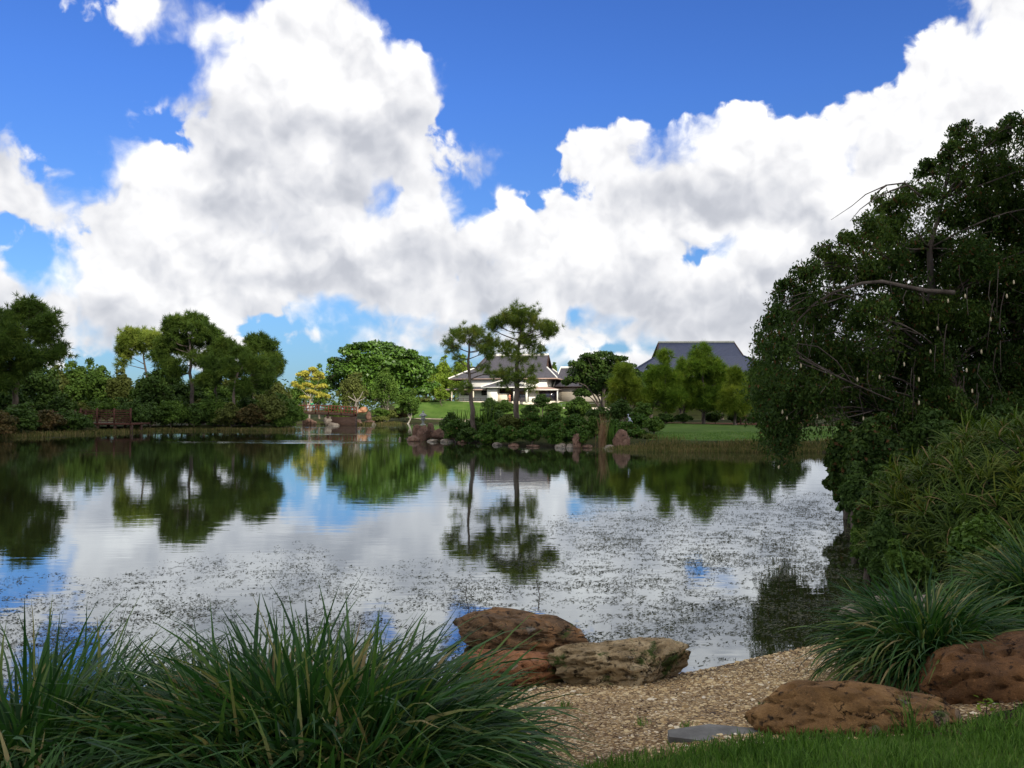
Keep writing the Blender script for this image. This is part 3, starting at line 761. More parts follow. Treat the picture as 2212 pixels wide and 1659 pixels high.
# ------------------------------------------------------------------ rocks
def ico(sub):
    import bmesh
    bm = bmesh.new(); bmesh.ops.create_icosphere(bm, subdivisions=sub, radius=1)
    V = np.array([v.co[:] for v in bm.verts]); Fc = np.array([[v.index for v in f.verts] for f in bm.faces]); bm.free()
    return V, Fc
_ico = {}
def rock(name, label, c, size, mat, seed, sub=4, amp=0.16, cuts=7, rz=0.0, group=None, flat_top=None, cat='rock', fscale=1.6, tilt=(0, 0), layers=0, parent=None):
    if sub not in _ico: _ico[sub] = ico(sub)
    V, Fc = _ico[sub]; V = V.copy()
    rng = np.random.default_rng(seed)
    for _ in range(cuts):
        d = unit(rng.normal(size=3)); k = rng.uniform(0.62, 0.88)
        s = V @ d; over = np.maximum(s - k, 0)
        V -= d[None] * over[:, None] * 0.9
    if flat_top:
        V[:, 2] = np.where(V[:, 2] > flat_top, flat_top + (V[:, 2] - flat_top) * 0.25, V[:, 2])
    off = Vector(rng.uniform(-50, 50, 3))
    disp = np.array([mn.fractal(Vector(v) * fscale + off, 0.9, 2.1, 6) for v in V])
    rid = np.array([abs(mn.noise(Vector(v) * fscale * 2.3 + off)) for v in V])
    V = V * (1 + amp * disp - amp * 0.9 * (rid < 0.05))[:, None]
    if layers:
        zz = V[:, 2] * layers
        st = (zz - np.floor(zz))
        V[:, :2] *= (1 + 0.10 * (np.sin(st * math.pi) ** 0.5 - 0.6) + 0.06 * np.array([mn.noise(Vector((math.floor(z) * 7.1, seed, 0.3))) for z in zz]))[:, None]
    V *= np.array(size)
    tx, ty = tilt
    if tx or ty:
        ct, s_ = math.cos(tx), math.sin(tx); V = V @ np.array([[1, 0, 0], [0, ct, s_], [0, -s_, ct]])
        ct, s_ = math.cos(ty), math.sin(ty); V = V @ np.array([[ct, 0, -s_], [0, 1, 0], [s_, 0, ct]])
    cz, sz = math.cos(rz), math.sin(rz)
    V = V @ np.array([[cz, sz, 0], [-sz, cz, 0], [0, 0, 1]])
    mb = MB(); mb.add(V, Fc)
    o = mb.build(name, mat, parent, smooth=True)
    o.location = c
    if parent is None: tag(o, label, cat, group)
    return o


# ------------------------------------------------------------------ museum building
def lbox(mat, name, parent, x0, x1, y0, y1, z0, z1, label=None):
    mb = MB(); mb.box(x0, x1, y0, y1, z0, z1)
    o = mb.build(name, M[mat] if isinstance(mat, str) else mat, parent)
    if label: o['label'] = label
    return o
def quadmesh(V, Fl, name, mat, parent):
    mb = MB(); V = np.array(V, float); 
    first = True
    for f in Fl:
        mb.add(V[list(f)], [list(range(len(f)))])
    return mb.build(name, M[mat], parent)
def hip_roof(parent, x0, x1, y0, y1, ze, zr, ridge=None, mat='roof', gab=None, fascia=0.22, name='roof', trim='trim_pink', ridge_axis='x'):
    """hipped roof; gab=(bx0,bx1,by0,by1,bz) turns it into a hip with a steep gabled top"""
    xm, ym = (x0 + x1) / 2, (y0 + y1) / 2
    E = [(x0, y0, ze), (x1, y0, ze), (x1, y1, ze), (x0, y1, ze)]
    if ridge_axis == 'x': R = [(ridge[0], ym, zr), (ridge[1], ym, zr)]
    else: R = [(xm, ridge[0], zr), (xm, ridge[1], zr)]
    if gab:
        a0, a1, b0, b1, bz = gab
        B = [(a0, b0, bz), (a1, b0, bz), (a1, b1, bz), (a0, b1, bz)]
        V = E + B + R
        r = quadmesh(V, [(0, 1, 5, 4), (1, 2, 6, 5), (2, 3, 7, 6), (3, 0, 4, 7), (4, 5, 9, 8), (6, 7, 8, 9)], name, mat, parent)
        for t in ([(a0 + 0.5, b0 + .4, bz - .3), (a0 + 0.5, b1 - .4, bz - .3), (R[0][0] + 0.25, ym, zr - 0.5)], [(a1 - 0.5, b0 + .4, bz - .3), (a1 - 0.5, b1 - .4, bz - .3), (R[1][0] - 0.25, ym, zr - 0.5)]):
            quadmesh(t, [(0, 1, 2)], 'gable', 'wood_dark', parent)
        for s_, k in ((4, 8), (7, 8), (5, 9), (6, 9)):
            mb = MB(); mb.tube([V[s_], V[k]], [0.16, 0.16], 4); mb.build('barge_board', M['wood_dark'], parent)
        for a_, b_ in ((0, 4), (1, 5), (2, 6), (3, 7)):
            mb = MB(); mb.tube([np.array(V[a_]) + (0, 0, .06), np.array(V[b_]) + (0, 0, .06)], [0.17, 0.17], 5)
            mb.build('hip_ridge', M['ridge'] if mat == 'roof' else M['roof_blue'], parent)
    else:
        V = E + R
        if ridge_axis == 'x': fl = [(0, 1, 5, 4), (1, 2, 5), (2, 3, 4, 5), (3, 0, 4)]; hp = ((0, 4), (3, 4), (1, 5), (2, 5))
        else: fl = [(0, 1, 4), (1, 2, 5, 4), (2, 3, 5), (3, 0, 4, 5)]; hp = ((0, 4), (1, 4), (2, 5), (3, 5))
        r = quadmesh(V, fl, name, mat, parent)
        for a_, b_ in hp:
            mb = MB(); mb.tube([np.array(V[a_]) + (0, 0, .05), np.array(V[b_]) + (0, 0, .05)], [0.13, 0.13], 5)
            mb.build('hip_ridge', M['ridge'] if mat == 'roof' else M['roof_blue'], parent)
    p, q_ = np.array(R[0]), np.array(R[1])
    mb = MB(); mb.tube([p + (0, 0, .12), q_ + (0, 0, .12)], [0.3, 0.3], 6)
    mb.build('ridge_cap', M['ridge'] if mat == 'roof' else M['stone_grey'], parent)
    mb = MB()
    f = fascia
    mb.box(x0 + .02, x1 - .02, y0, y0 + .12, ze - f, ze - .004); mb.box(x0 + .02, x1 - .02, y1 - .12, y1, ze - f, ze - .004)
    mb.box(x0, x0 + .12, y0 + .13, y1 - .13, ze - f, ze - .004); mb.box(x1 - .12, x1, y0 + .13, y1 - .13, ze - f, ze - .004)
    mb.build('fascia', M[trim], parent)
    lbox('wood_dark', 'soffit', parent, x0 + .14, x1 - .14, y0 + .14, y1 - .14, ze - f * .7, ze - f * .4)
    return r

museum = empty('museum_building', (-2.6, 205.5, 4.5), 'white two storey pavilion with grey slate hip and gable roof behind the two tall pines', 'building', rz=math.radians(-12))
def mz(z): return z - 4.5
FZ = 0.25
# upper storey block and its big roof (front at local y = 3.2)
lbox('plaster', 'wall', museum, -9.6, 10.4, 2.3, 15.5, -0.8, mz(9.9))
hip_roof(museum, -13.0, 13.0, 1.3, 18.0, mz(9.95), mz(15.75), ridge=(-5.6, 9.6), gab=(-7.6, 9.9, 5.6, 12.8, mz(12.6)))
# lower storey: wide skirt roof and walls
lbox('plaster', 'lower_wall', museum, -10.4, 11.3, 1.2, 2.27, -0.8, mz(7.2))
skv = [(-14.2, -1.6, mz(7.35)), (-2.2, -1.6, mz(7.35)), (-2.2, 2.28, mz(8.05)), (-9.62, 2.28, mz(8.05)), (-14.2, 6, mz(7.35)), (-9.62, 6, mz(8.05))]
quadmesh(skv, [(0, 1, 2, 3), (0, 3, 5, 4)], 'skirt_roof', 'roof', museum)
skv = [(6.6, -0.6, mz(7.25)), (13.6, -0.6, mz(7.25)), (10.42, 2.28, mz(8.0)), (6.6, 2.28, mz(8.0)), (13.6, 9, mz(7.25)), (10.42, 9, mz(8.0))]
quadmesh(skv, [(0, 1, 2, 3), (1, 4, 5, 2)], 'skirt_roof', 'trim_pink', museum)
lbox('trim_pink', 'fascia', museum, -14.2, -2.3, -1.74, -1.6, mz(7.14), mz(7.36))
lbox('ridge', 'fascia', museum, 6.7, 13.6, -0.74, -0.6, mz(7.06), mz(7.26))
lbox('wood_dark', 'soffit', museum, -14.0, -2.3, -1.56, 1.18, mz(7.2), mz(7.3))
# porch with its own hipped roof
hip_roof(museum, -3.4, 7.4, -5.6, 3.0, mz(7.75), mz(9.75), ridge=(-1.4, 2.4), ridge_axis='y', trim='ridge')
lbox('plaster', 'lower_wall', museum, 1.4 - 3.6, 0.1, -4.4, 1.16, -0.4, mz(7.5), 'white panel of the porch')
lbox('plaster_cream', 'lower_wall', museum, 0.14, 2.2, -3.6, 1.16, -0.4, mz(6.35), 'low cream wall panel')
lbox('wood_dark', 'wall', museum, 0.14, 6.8, -1.6, -1.3, mz(6.2), mz(7.5), 'dark recess above the entrance')
lbox('glass', 'window', museum, 2.3, 6.8, -1.2, -1.1, -0.3, mz(7.45))
for x in (4.2, 7.0): lbox('plaster', 'column', museum, x - .22, x + .22, -4.9, -4.46, -0.4, mz(7.52))
# left wing of the ground floor: dark openings between white panels, veranda posts
for a, b_ in ((-9.9, -7.4), (-4.9, -2.9)):
    w_ = lbox('glass', 'window', museum, a, b_, 1.10, 1.19, mz(6.0), mz(7.1))
    for k in range(1, 4):
        xx = (b_ - a) * k / 4
        lbox('wood_dark', 'mullion', w_, a + xx - .04, a + xx + .04, 1.04, 1.095, mz(6.0), mz(7.1))
for x in (-14.0, -11.4, -6.2): 
    lbox('plaster_cream', 'veranda_post', museum, x - .14, x + .14, -1.5, -1.24, -0.6, mz(7.19))
# right bay: tall dark glazing
w_ = lbox('glass', 'window', museum, 9.0, 12.9, 0.2, 8.6, 0.15, mz(7.0))
for x in (9.0, 10.3, 11.6, 12.88): lbox('wood_dark', 'mullion', w_, x - .05, x + .05, 0.10, 0.195, 0.15, mz(7.0))
lbox('plaster', 'column', museum, 13.2, 13.45, -0.4, -0.15, -0.8, mz(7.05))
lbox('plaster_cream', 'base_wall', museum, 8.6, 13.5, 0.12, 8.9, -1.6, 0.14)
# right wing set back
lbox('plaster_cream', 'wing_wall', museum, 10.5, 27.5, 10.2, 20, -1.4, mz(7.9))
hip_roof(museum, 10.9, 29.0, 8.8, 22.0, mz(8.2), mz(12.9), ridge=(11.6, 27.0), name='wing_roof', trim='wood_dark')
for k, (x, y) in enumerate(((-1.2, 4.6), (1.8, 5.2))): lbox('ridge', 'roof_vent', museum, x, x + .22, y - .15, y + .1, mz(12.0), mz(12.45))
# rail on the terrace in front of the veranda
mb = MB()
for x in np.arange(-13.6, 0.1, 1.36): mb.box(x - .04, x + .04, -2.9, -2.82, -0.4, 0.72)
mb.box(-13.6, 0.0, -2.9, -2.83, 0.72, 0.79); mb.box(-13.6, 0.0, -2.89, -2.84, 0.22, 0.27)
mb.build('veranda_rail', M['wood_dark'], museum)

# paved terrace and its retaining walls (a thing of its own beside the building)
ter = empty('terrace', (-2.6, 199.5, 4.2), 'pale paved terrace with low cream retaining wall below the white pavilion', 'terrace', rz=math.radians(-12))
lbox('plaster_cream', 'retaining_wall', ter, -14.5, 3.8, 2.6, 2.95, -1.9, 0.35)
lbox('plaster_cream', 'retaining_wall', ter, 4.4, 26, 1.2, 1.6, -3.2, -1.1)
lbox('plaster_cream', 'paving', ter, -14.4, 12, 2.96, 7.0, -1.8, 0.18)
lbox('plaster_cream', 'paving', ter, 4.4, 26, 1.62, 14, -3.2, -1.35)
mb = MB()
for x in np.arange(12, 26, 1.6): mb.box(x - .04, x + .04, 1.3, 1.38, -1.098, -0.2)
mb.box(12, 25.7, 1.3, 1.37, -0.2, -0.12)
mb.build('handrail', M['stone_grey'], ter)
for k, (x, w_) in enumerate(((15.2, 1.5), (18.6, 1.5))):
    be = empty('garden_bench', (-2.6 + x * .978 - (-1) * .1, 199.5 + 3 - x * .208, 2.85), ['low dark bench on the terrace, nearer the glazed bay', 'low dark bench on the terrace, nearer the round dark trees'][k], 'bench', 'benches on the terrace', rz=math.radians(-12))
    lbox('wood_dark', 'seat', be, -.75, .75, -.2, .2, .42, .5)
    lbox('wood_dark', 'leg', be, -.65, -.55, -.18, .18, 0, .416); lbox('wood_dark', 'leg', be, .55, .65, -.18, .18, 0, .416)

# second building: big blue slate roof behind the pines on the right
hall = empty('hall_building', (42.6, 196, 0.9), 'large hall with steep blue slate gabled roof rising behind the pines', 'building', rz=math.radians(-3))
lbox('plaster', 'wall', hall, -13, 13, 2, 20, -0.5, 9.8)
hip_roof(hall, -16.5, 16.5, -2.5, 24.5, 9.9, 17.4, ridge=(-8.9, 8.7), mat='roof_blue', gab=(-9.9, 9.7, 5.5, 16.5, 13.9), trim='wood_dark')
mb = MB()
for x in np.arange(-12.9, 13, 3.7): mb.box(x - .12, x + .12, 1.7, 1.98, -0.5, 9.0)
mb.build('timber_frame', M['wood_dark'], hall)
for x in (-9.2, -1.8, 5.6): lbox('glass', 'window', hall, x - 1.2, x + 1.2, 1.9, 1.99, 2, 6.5)

# ------------------------------------------------------------------ bridge and boardwalk
def railing(parent, x0, x1, y, z, h, arch, mat, step=0.5, name='railing'):
    L = x1 - x0
    zz = lambda x: z + arch * (1 - ((x - (x0 + x1) / 2) / (L / 2)) ** 2)
    mb = MB()
    xs = np.linspace(x0, x1, 15)
    for hh, r in ((h, .07), (h * .55, .045), (h * .12, .045)): mb.tube([(x, y, zz(x) + hh) for x in xs], r, 4)
    n = int(L / step)
    for i in range(n + 1):
        x = x0 + L * i / n
        mb.box(x - .035, x + .035, y - .03, y + .03, zz(x), zz(x) + h)
    mb.build(name, M[mat], parent)
    for i in range(0, n + 1, max(1, int(2.0 / step))):
        x = x0 + L * i / n
        p = MB(); p.box(x - .08, x + .08, y - .08, y + .08, zz(x) - .25, zz(x) + h + .12); p.build('post', M[mat], parent)
bridge = empty('arched_bridge', WX(665, 140) and (WX(665, 140), 140, 0), 'arched wooden garden bridge with orange red railing by the yellow tree', 'bridge')
mb = MB(); xs = np.linspace(-6.5, 7.5, 15)
for i in range(14):
    a, b_ = xs[i], xs[i + 1]
    za = 1.75 + 0.35 * (1 - ((a - .5) / 7) ** 2); zb = 1.75 + 0.35 * (1 - ((b_ - .5) / 7) ** 2)
    mb.add([(a, -1.2, za), (b_, -1.2, zb), (b_, 1.2, zb), (a, 1.2, za), (a, -1.2, za - .4), (b_, -1.2, zb - .4), (b_, 1.2, zb - .4), (a, 1.2, za - .4)], [(0, 1, 2, 3), (7, 6, 5, 4), (0, 4, 5, 1), (2, 6, 7, 3)])
mb.build('deck', M['wood_dark'], bridge)
railing(bridge, -6.5, 7.5, -1.12, 1.75, 1.05, 0.35, 'wood_red')
railing(bridge, -6.5, 7.5, 1.12, 1.75, 1.05, 0.35, 'wood_red')
for x in (-4.2, 3.4):
    for y in (-1, 1): lbox('wood_dark', 'pier', bridge, x - .15, x + .15, y - .12, y + .12, -0.9, 1.42)
lbox('wood_dark', 'abutment', bridge, 3.9, 7.6, -1.15, 1.15, -0.6, 1.35)

bx = WX(232, 93)
deck = empty('boardwalk', (bx, 94, 0), 'dark red brown timber viewing platform on posts at the left bank', 'boardwalk')
s9 = 93 / F
lbox('wood_brown', 'deck', deck, -2.7, 2.7, -1.3, 3.5, 0.75, 0.95)
mb = MB()
for z in (1.1, 1.3, 1.5, 1.7, 1.9, 2.1): mb.box(-2.6, 2.6, -1.26, -1.2, z, z + .10)
mb.box(-2.7, 2.7, -1.32, -1.16, 2.25, 2.33)
mb.build('railing', M['wood_brown'], deck)
for x in (-2.6, -0.9, 0.9, 2.6):
    lbox('wood_brown', 'post', deck, x - .08, x + .08, -1.4, -1.27, 0.96, 2.5)
    lbox('wood_dark', 'pile', deck, x - .12, x + .12, -1.2, -0.96, -0.8, 0.74)
    lbox('wood_dark', 'pile', deck, x - .12, x + .12, 1.2, 1.44, -0.8, 0.74)
mb = MB()
for z in (1.1, 1.3, 1.5, 1.7, 1.9, 2.1): mb.box(-6.5, -2.72, 0.4, 0.46, z - .03, z + .07)
for x in (-6.4, -5.2, -4.0, -2.9): mb.box(x - .07, x + .07, .32, .39, 0.3, 2.35)
mb.build('side_railing', M['wood_brown'], deck)

# ------------------------------------------------------------------ people
def skinmesh(name, V, E, R, mat, parent, sub=1):
    me = bpy.data.meshes.new(name); me.from_pydata([tuple(v) for v in V], E, []); me.materials.append(mat)
    o = bpy.data.objects.new(name, me); COL.objects.link(o); o.parent = parent
    md = o.modifiers.new('skin', 'SKIN'); md.use_smooth_shade = True
    sv = me.skin_vertices[0].data
    for i, r in enumerate(R): sv[i].radius = (r, r) if not isinstance(r, tuple) else r; sv[i].use_root = (i == 0)
    s2 = o.modifiers.new('sub', 'SUBSURF'); s2.levels = sub; s2.render_levels = sub
    return o
def person(label, loc, shirt, trousers, h=1.68, rz=0.0, arm=(0, 0), long_hair=True, cat='person'):
    r = empty('person', loc, label, cat, 'people in the garden', rz)
    k = h / 1.7
    J = {'pel': (0, 0, .95), 'wst': (0, 0, 1.1), 'chs': (0, 0, 1.32), 'nek': (0, .0, 1.47), 'hd0': (0, -.01, 1.56), 'hd1': (0, -.01, 1.66),
         'shl': (-.17, 0, 1.40), 'ell': (-.25, .02, 1.12), 'wrl': (-.26, -.10, .90), 'hnl': (-.26, -.13, .82),
         'shr': (.17, 0, 1.40), 'elr': (.25 + arm[0] * .1, .02 - arm[1] * .12, 1.12 + arm[1] * .1), 'wrr': (.26 + arm[0] * .3, -.10 - arm[1] * .22, .90 + arm[1] * .35), 'hnr': (.26 + arm[0] * .38, -.13 - arm[1] * .25, .82 + arm[1] * .46),
         'hpl': (-.09, 0, .88), 'knl': (-.10, -.02, .49), 'anl': (-.11, .02, .09), 'ftl': (-.12, -.13, .04),
         'hpr': (.09, 0, .88), 'knr': (.11, -.04, .49), 'anr': (.12, -.01, .09), 'ftr': (.13, -.16, .04)}
    rad = {'pel': .14, 'wst': .12, 'chs': .145, 'nek': .055, 'hd0': .085, 'hd1': .09, 'shl': .065, 'ell': .045, 'wrl': .03, 'hnl': .035, 'shr': .065, 'elr': .045, 'wrr': .03, 'hnr': .035,
           'hpl': .09, 'knl': .06, 'anl': .04, 'ftl': .035, 'hpr': .09, 'knr': .06, 'anr': .04, 'ftr': .035}
    Ed = [('pel', 'wst'), ('wst', 'chs'), ('chs', 'nek'), ('nek', 'hd0'), ('hd0', 'hd1'), ('chs', 'shl'), ('shl', 'ell'), ('ell', 'wrl'), ('wrl', 'hnl'), ('chs', 'shr'), ('shr', 'elr'), ('elr', 'wrr'), ('wrr', 'hnr'),
          ('pel', 'hpl'), ('hpl', 'knl'), ('knl', 'anl'), ('anl', 'ftl'), ('pel', 'hpr'), ('hpr', 'knr'), ('knr', 'anr'), ('anr', 'ftr')]
    def sub_(keys, mul, nm, mat):
        ks = list(keys); ed = [(ks.index(a), ks.index(b)) for a, b in Ed if a in ks and b in ks]
        return skinmesh(nm, [np.array(J[q_]) * k for q_ in ks], ed, [rad[q_] * mul * k for q_ in ks], mat, r)
    sub_(J.keys(), 1.0, 'body', M['skin'])
    sub_(['pel', 'wst', 'chs', 'shl', 'ell', 'shr', 'elr'], 1.18, 'shirt', shirt)
    sub_(['pel', 'hpl', 'knl', 'anl', 'hpr', 'knr', 'anr'], 1.16, 'trousers', trousers)
    V, Fc = ico(2); V = V * np.array([.10, .11, .11]) * k + np.array([0, .025, 1.68 * k]); 
    mb = MB(); mb.add(V, Fc)
    if long_hair: mb.add(ico(2)[0] * np.array([.09, .05, .14]) * k + np.array([0, .075, 1.55 * k]), Fc)
    mb.build('hair', M['hair'], r, True)
    return r
def dz(xo): return 1.75 + 0.35 * (1 - ((xo - .5) / 7) ** 2)
for (px_, lab, c1, c2, rz) in ((676, 'person in green top and white trousers standing on the arched bridge', (0.02, 0.30, 0.13), (0.72, 0.7, 0.66), 0.2), (667, 'person in white clothes beside the one in green on the arched bridge', (0.72, 0.72, 0.72), (0.6, 0.6, 0.62), -0.3)):
    xo = WX(px_, 140) - WX(665, 140)
    person(lab, (WX(px_, 140), 139.2 + (0.0 if px_ == 676 else .5), dz(xo) + 0.02), cloth_mat('cloth_' + str(px_), c1), cloth_mat('cloth_b' + str(px_), c2), 1.7 if px_ == 676 else 1.35, rz)
pm = W(1101, 868, 200.2)
person('person in salmon shirt reaching out an arm under the pavilion porch', (pm.x, 199.4, 4.40), cloth_mat('cloth_salmon', (0.75, 0.25, 0.15)), cloth_mat('cloth_rust', (0.45, 0.16, 0.10)), 1.72, 0.3, (-1.5, 0.9), False)

# ------------------------------------------------------------------ stone lantern on the island tip
lx = WX(914, 66)
lan = empty('stone_lantern', (lx, 66, 1.12), 'grey stone lantern with wide cap standing on rust rocks at the island tip', 'lantern')
def lathe(parent, name, prof, k, mat, rot=0):
    n = len(prof); a = np.arange(k) * 2 * math.pi / k + rot
    V = np.array([[(r * math.cos(t), r * math.sin(t), z) for t in a] for r, z in prof]).reshape(-1, 3)
    i = np.arange(n - 1)[:, None] * k; j = np.arange(k)[None]; j2 = (j + 1) % k
    mb = MB(); mb.add(V, np.stack([i + j, i + j2, i + k + j2, i + k + j], -1).reshape(-1, 4))
    mb.add(V[:k], [list(range(k))[::-1]]); mb.add(V[-k:], [list(range(k))])
    return mb.build(name, M[mat], parent, smooth=k > 8)
lathe(lan, 'base', [(.20, 0), (.21, .06), (.13, .10)], 6, 'stone_grey')
lathe(lan, 'shaft', [(.10, .10), (.085, .2), (.085, .3), (.11, .36)], 10, 'stone_grey')
lathe(lan, 'platform', [(.11, .36), (.24, .42), (.25, .47), (.16, .49)], 6, 'stone_grey')
lathe(lan, 'fire_box', [(.14, .49), (.15, .56), (.15, .64), (.14, .68)], 6, 'stone_grey')
lathe(lan, 'cap', [(.14, .68), (.30, .66), (.315, .70), (.22, .80), (.10, .90), (.06, .92)], 6, 'stone_grey')
lathe(lan, 'finial', [(.05, .92), (.075, .97), (.06, 1.02), (.015, 1.09)], 10, 'stone_grey')

# ------------------------------------------------------------------ rocks: foreground
rp = lambda xd, D, z: (WX(xd, D), D, z)
rock('boulder', 'dark topped flat layered boulder with rust flank, at the water edge behind the mossy one', rp(1132, 7.95, 0.10), (0.60, 0.36, 0.26), M['rock_dark'], 3, 5, 0.14, 9, -0.12, 'boulders on the near shore', 0.7, tilt=(0.05, 0.10), layers=3.0)
rock('boulder', 'low layered rust orange ledge of rock half hidden by the big strap leaf clump', rp(1098, 7.15, 0.02), (0.42, 0.30, 0.23), M['rock_rust'], 8, 5, 0.14, 8, 0.2, 'boulders on the near shore', 0.6, layers=3.0)
rock('boulder', 'pale brown pitted boulder with green moss at the edge of the gravel', rp(1345, 7.05, 0.11), (0.60, 0.33, 0.23), M['rock_mossy'], 12, 5, 0.17, 9, 0.16, 'boulders on the near shore', 0.75, tilt=(0.0, -0.05))
rock('boulder', 'long low rounded orange brown boulder between the gravel and the grass', rp(1840, 4.74, 0.475), (0.56, 0.26, 0.185), M['rock_mound'], 21, 5, 0.12, 5, -0.04, 'boulders on the near shore', fscale=1.7)
rock('boulder', 'largest dark rust boulder at the right edge below the strap leaf clump', rp(2215, 5.2, 0.50), (0.68, 0.50, 0.36), M['rock_brown'], 29, 5, 0.13, 6, 0.1, 'boulders on the near shore', fscale=1.6, tilt=(0, -0.25))
rock('boulder', 'small grey pink stone in the water left of the right strap leaf clump', rp(1838, 9.2, 0.04), (0.18, 0.13, 0.09), M['rock_pale'], 31, 4, group='boulders on the near shore')
rock('boulder', 'flat pale pink stone behind the right strap leaf clump at the water', rp(2005, 8.6, 0.22), (0.22, 0.18, 0.12), M['rock_pale'], 32, 4, group='boulders on the near shore')
rock('boulder', 'low pinkish stone in the shallows under the rosette bush', rp(1905, 9.6, 0.05), (0.22, 0.14, 0.07), M['rock_pale'], 33, 4, group='boulders on the near shore')
# slab
mb = MB(); sx0, sy0 = WX(1530, 4.72), 4.72
P2 = [(-0.23, -.07), (-.05, -.13), (0.24, -0.10), (0.27, .05), (.02, .12), (-.22, .03)]
mb.add([(x, y, .05) for x, y in P2] + [(x * 1.02, y * 1.02, -.06) for x, y in P2], [list(range(6))])
mb.add([(x, y, .05) for x, y in P2] + [(x * 1.02, y * 1.02, -.06) for x, y in P2], [(i, i + 6, (i + 1) % 6 + 6, (i + 1) % 6) for i in range(6)])
o = mb.build('stepping_stone', M['concrete']); o.location = (sx0, sy0, hz(sx0, sy0) - .035)
tag(o, 'flat grey stepping stone sunk between the gravel and the grass', 'paving stone')
mb = MB(); mb.add([(x * .9, y * .9, .05) for x, y in P2] + [(x * .93, y * .93, -.06) for x, y in P2], [list(range(6))])
mb.add([(x * .9, y * .9, .05) for x, y in P2] + [(x * .93, y * .93, -.06) for x, y in P2], [(i, i + 6, (i + 1) % 6 + 6, (i + 1) % 6) for i in range(6)])
o = mb.build('stepping_stone', M['concrete']); o.location = (0.28, 3.95, hz(.28, 3.95) - .035)
tag(o, 'flat grey stepping stone beside the big strap leaf clump, nearest the lens', 'paving stone')

# ------------------------------------------------------------------ rocks: far shores
def frock(lab, xd, D, z, size, mat, seed, grp_='rocks along the far shore', **kw):
    return rock('rock', lab, (WX(xd, D), D, z), size, M[mat], seed, 3, 0.16, 8, seed * 0.7, grp_, **kw)
isl = 'rocks on the island tip'
frock('pointed rust slab leaning left of the stone lantern', 902, 66.2, 0.55, (0.55, 0.4, 0.62), 'rock_far', 41, isl)
frock('upright round topped dark red slab right of the lantern', 930, 66.4, 0.62, (0.42, 0.25, 0.72), 'rock_far', 42, isl)
frock('long dark flat rock lying at the waterline below the lantern', 893, 64.3, 0.10, (0.85, 0.5, 0.28), 'rock_far', 43, isl)
frock('pinkish sloping rock directly under the lantern', 914, 65.4, 0.42, (0.5, 0.4, 0.72), 'rock_far', 44, isl)
frock('rust lump between the dark slab and the bushes', 950, 65.5, 0.40, (0.7, 0.5, 0.5), 'rock_far', 45, isl)
frock('reddish rock under the leftmost island bush', 975, 64, 0.25, (0.7, 0.5, 0.5), 'rock_far', 46, isl)
frock('pale low stone at the waterline right of the lantern', 935, 63.2, 0.03, (0.8, 0.4, 0.16), 'rock_pale', 47, isl)
frock('small white stone standing in the water off the island tip', 864, 66.5, 0.08, (0.11, 0.1, 0.16), 'rock_pale', 48, isl)
frock('pinkish stone at the waterline left of the white stones', 965, 62.5, 0.05, (0.6, 0.4, 0.18), 'rock_pale', 49, isl)
frock('dark grey rock in the gap under the island bushes', 1010, 61.3, 0.08, (0.8, 0.4, 0.22), 'rock_far', 50, isl)
il = 'stones along the island waterline'
for i, (x, sz, mt, lb) in enumerate(((1075, (.5, .3, .14), 'rock_pale', 'flat pale stone at the island waterline left of the short pines'), (1110, (.5, .3, .16), 'rock_far', 'dark stone at the waterline under the tall pine'), (1150, (.45, .3, .12), 'rock_far', 'low brown stone right of the tall pine, at the waterline'),
        (1212, (.38, .3, .24), 'rock_pale', 'rounded pale boulder at the waterline, left of a pair'), (1232, (.28, .25, .20), 'rock_pale', 'rounded pale boulder at the waterline, right of a pair'), (1245, (.4, .3, .55), 'rock_far', 'dull pink upright rock among the island leaves'), (1268, (.4, .3, .15), 'rock_far', 'dark flat stone left of the dry reeds'))):
    D = float(np.interp(x, [1050, 1100, 1200, 1300], [58.0, 54.9, 52.7, 52.1]))
    frock(lb, x, D - 0.2, 0.05 if i != 5 else .3, sz, mt, 60 + i, il)
frock('tall squared pink brown standing rock beside the dry reeds', 1342, 51.6, 0.45, (0.56, 0.42, 0.85), 'rock_far', 71, il, flat_top=.7)
frock('pale grey flat stone with a white streak at the foot of the reeds', 1315, 51.3, 0.04, (0.36, 0.3, 0.18), 'rock_pale', 72, il)
fs = 'rocks right of the arched bridge'
for i, (x, D, z, sz, mt, lb) in enumerate(((710, 139.5, .7, (1.0, .8, 1.0), 'rock_pale', 'tan squarish rock against the bridge abutment'), (722, 139, .1, (1.0, .8, .5), 'rock_pale', 'low pale rock in front of the tan squarish one'), (738, 140, .3, (1.1, .8, .7), 'rock_far', 'triangular brown rock second from the bridge'),
        (757, 142, .3, (1.2, .8, .6), 'rock_pale', 'wide pale rock in the middle of the bridge row'), (775, 143.5, .3, (1.0, .8, .6), 'rock_far', 'dark brown rock between the wide pale one and the stone seat'), (800, 146.5, .5, (1.0, .7, .25), 'rock_far', 'flat table shaped rock at the right end of the row'),
        (797, 147.5, 1.3, (.55, .5, .9), 'rock_far', 'tall pinkish rock standing over the table shaped one'), (806, 145.6, .0, (.9, .6, .4), 'rock_pale', 'small pale rock at the waterline under the table shaped one'), (668, 146, .4, (1.6, 1.2, .8), 'rock_far', 'dull brown rock in shadow under the arched bridge'),
        (772, 158, 2.2, (.9, .8, .5), 'rock_orange', 'sunlit orange boulder, left of two on the bank'), (786, 159, 2.5, (.8, .7, .6), 'rock_orange', 'sunlit orange boulder, right of two on the bank'))):
    frock(lb, x, D, z, sz, mt, 80 + i, fs)
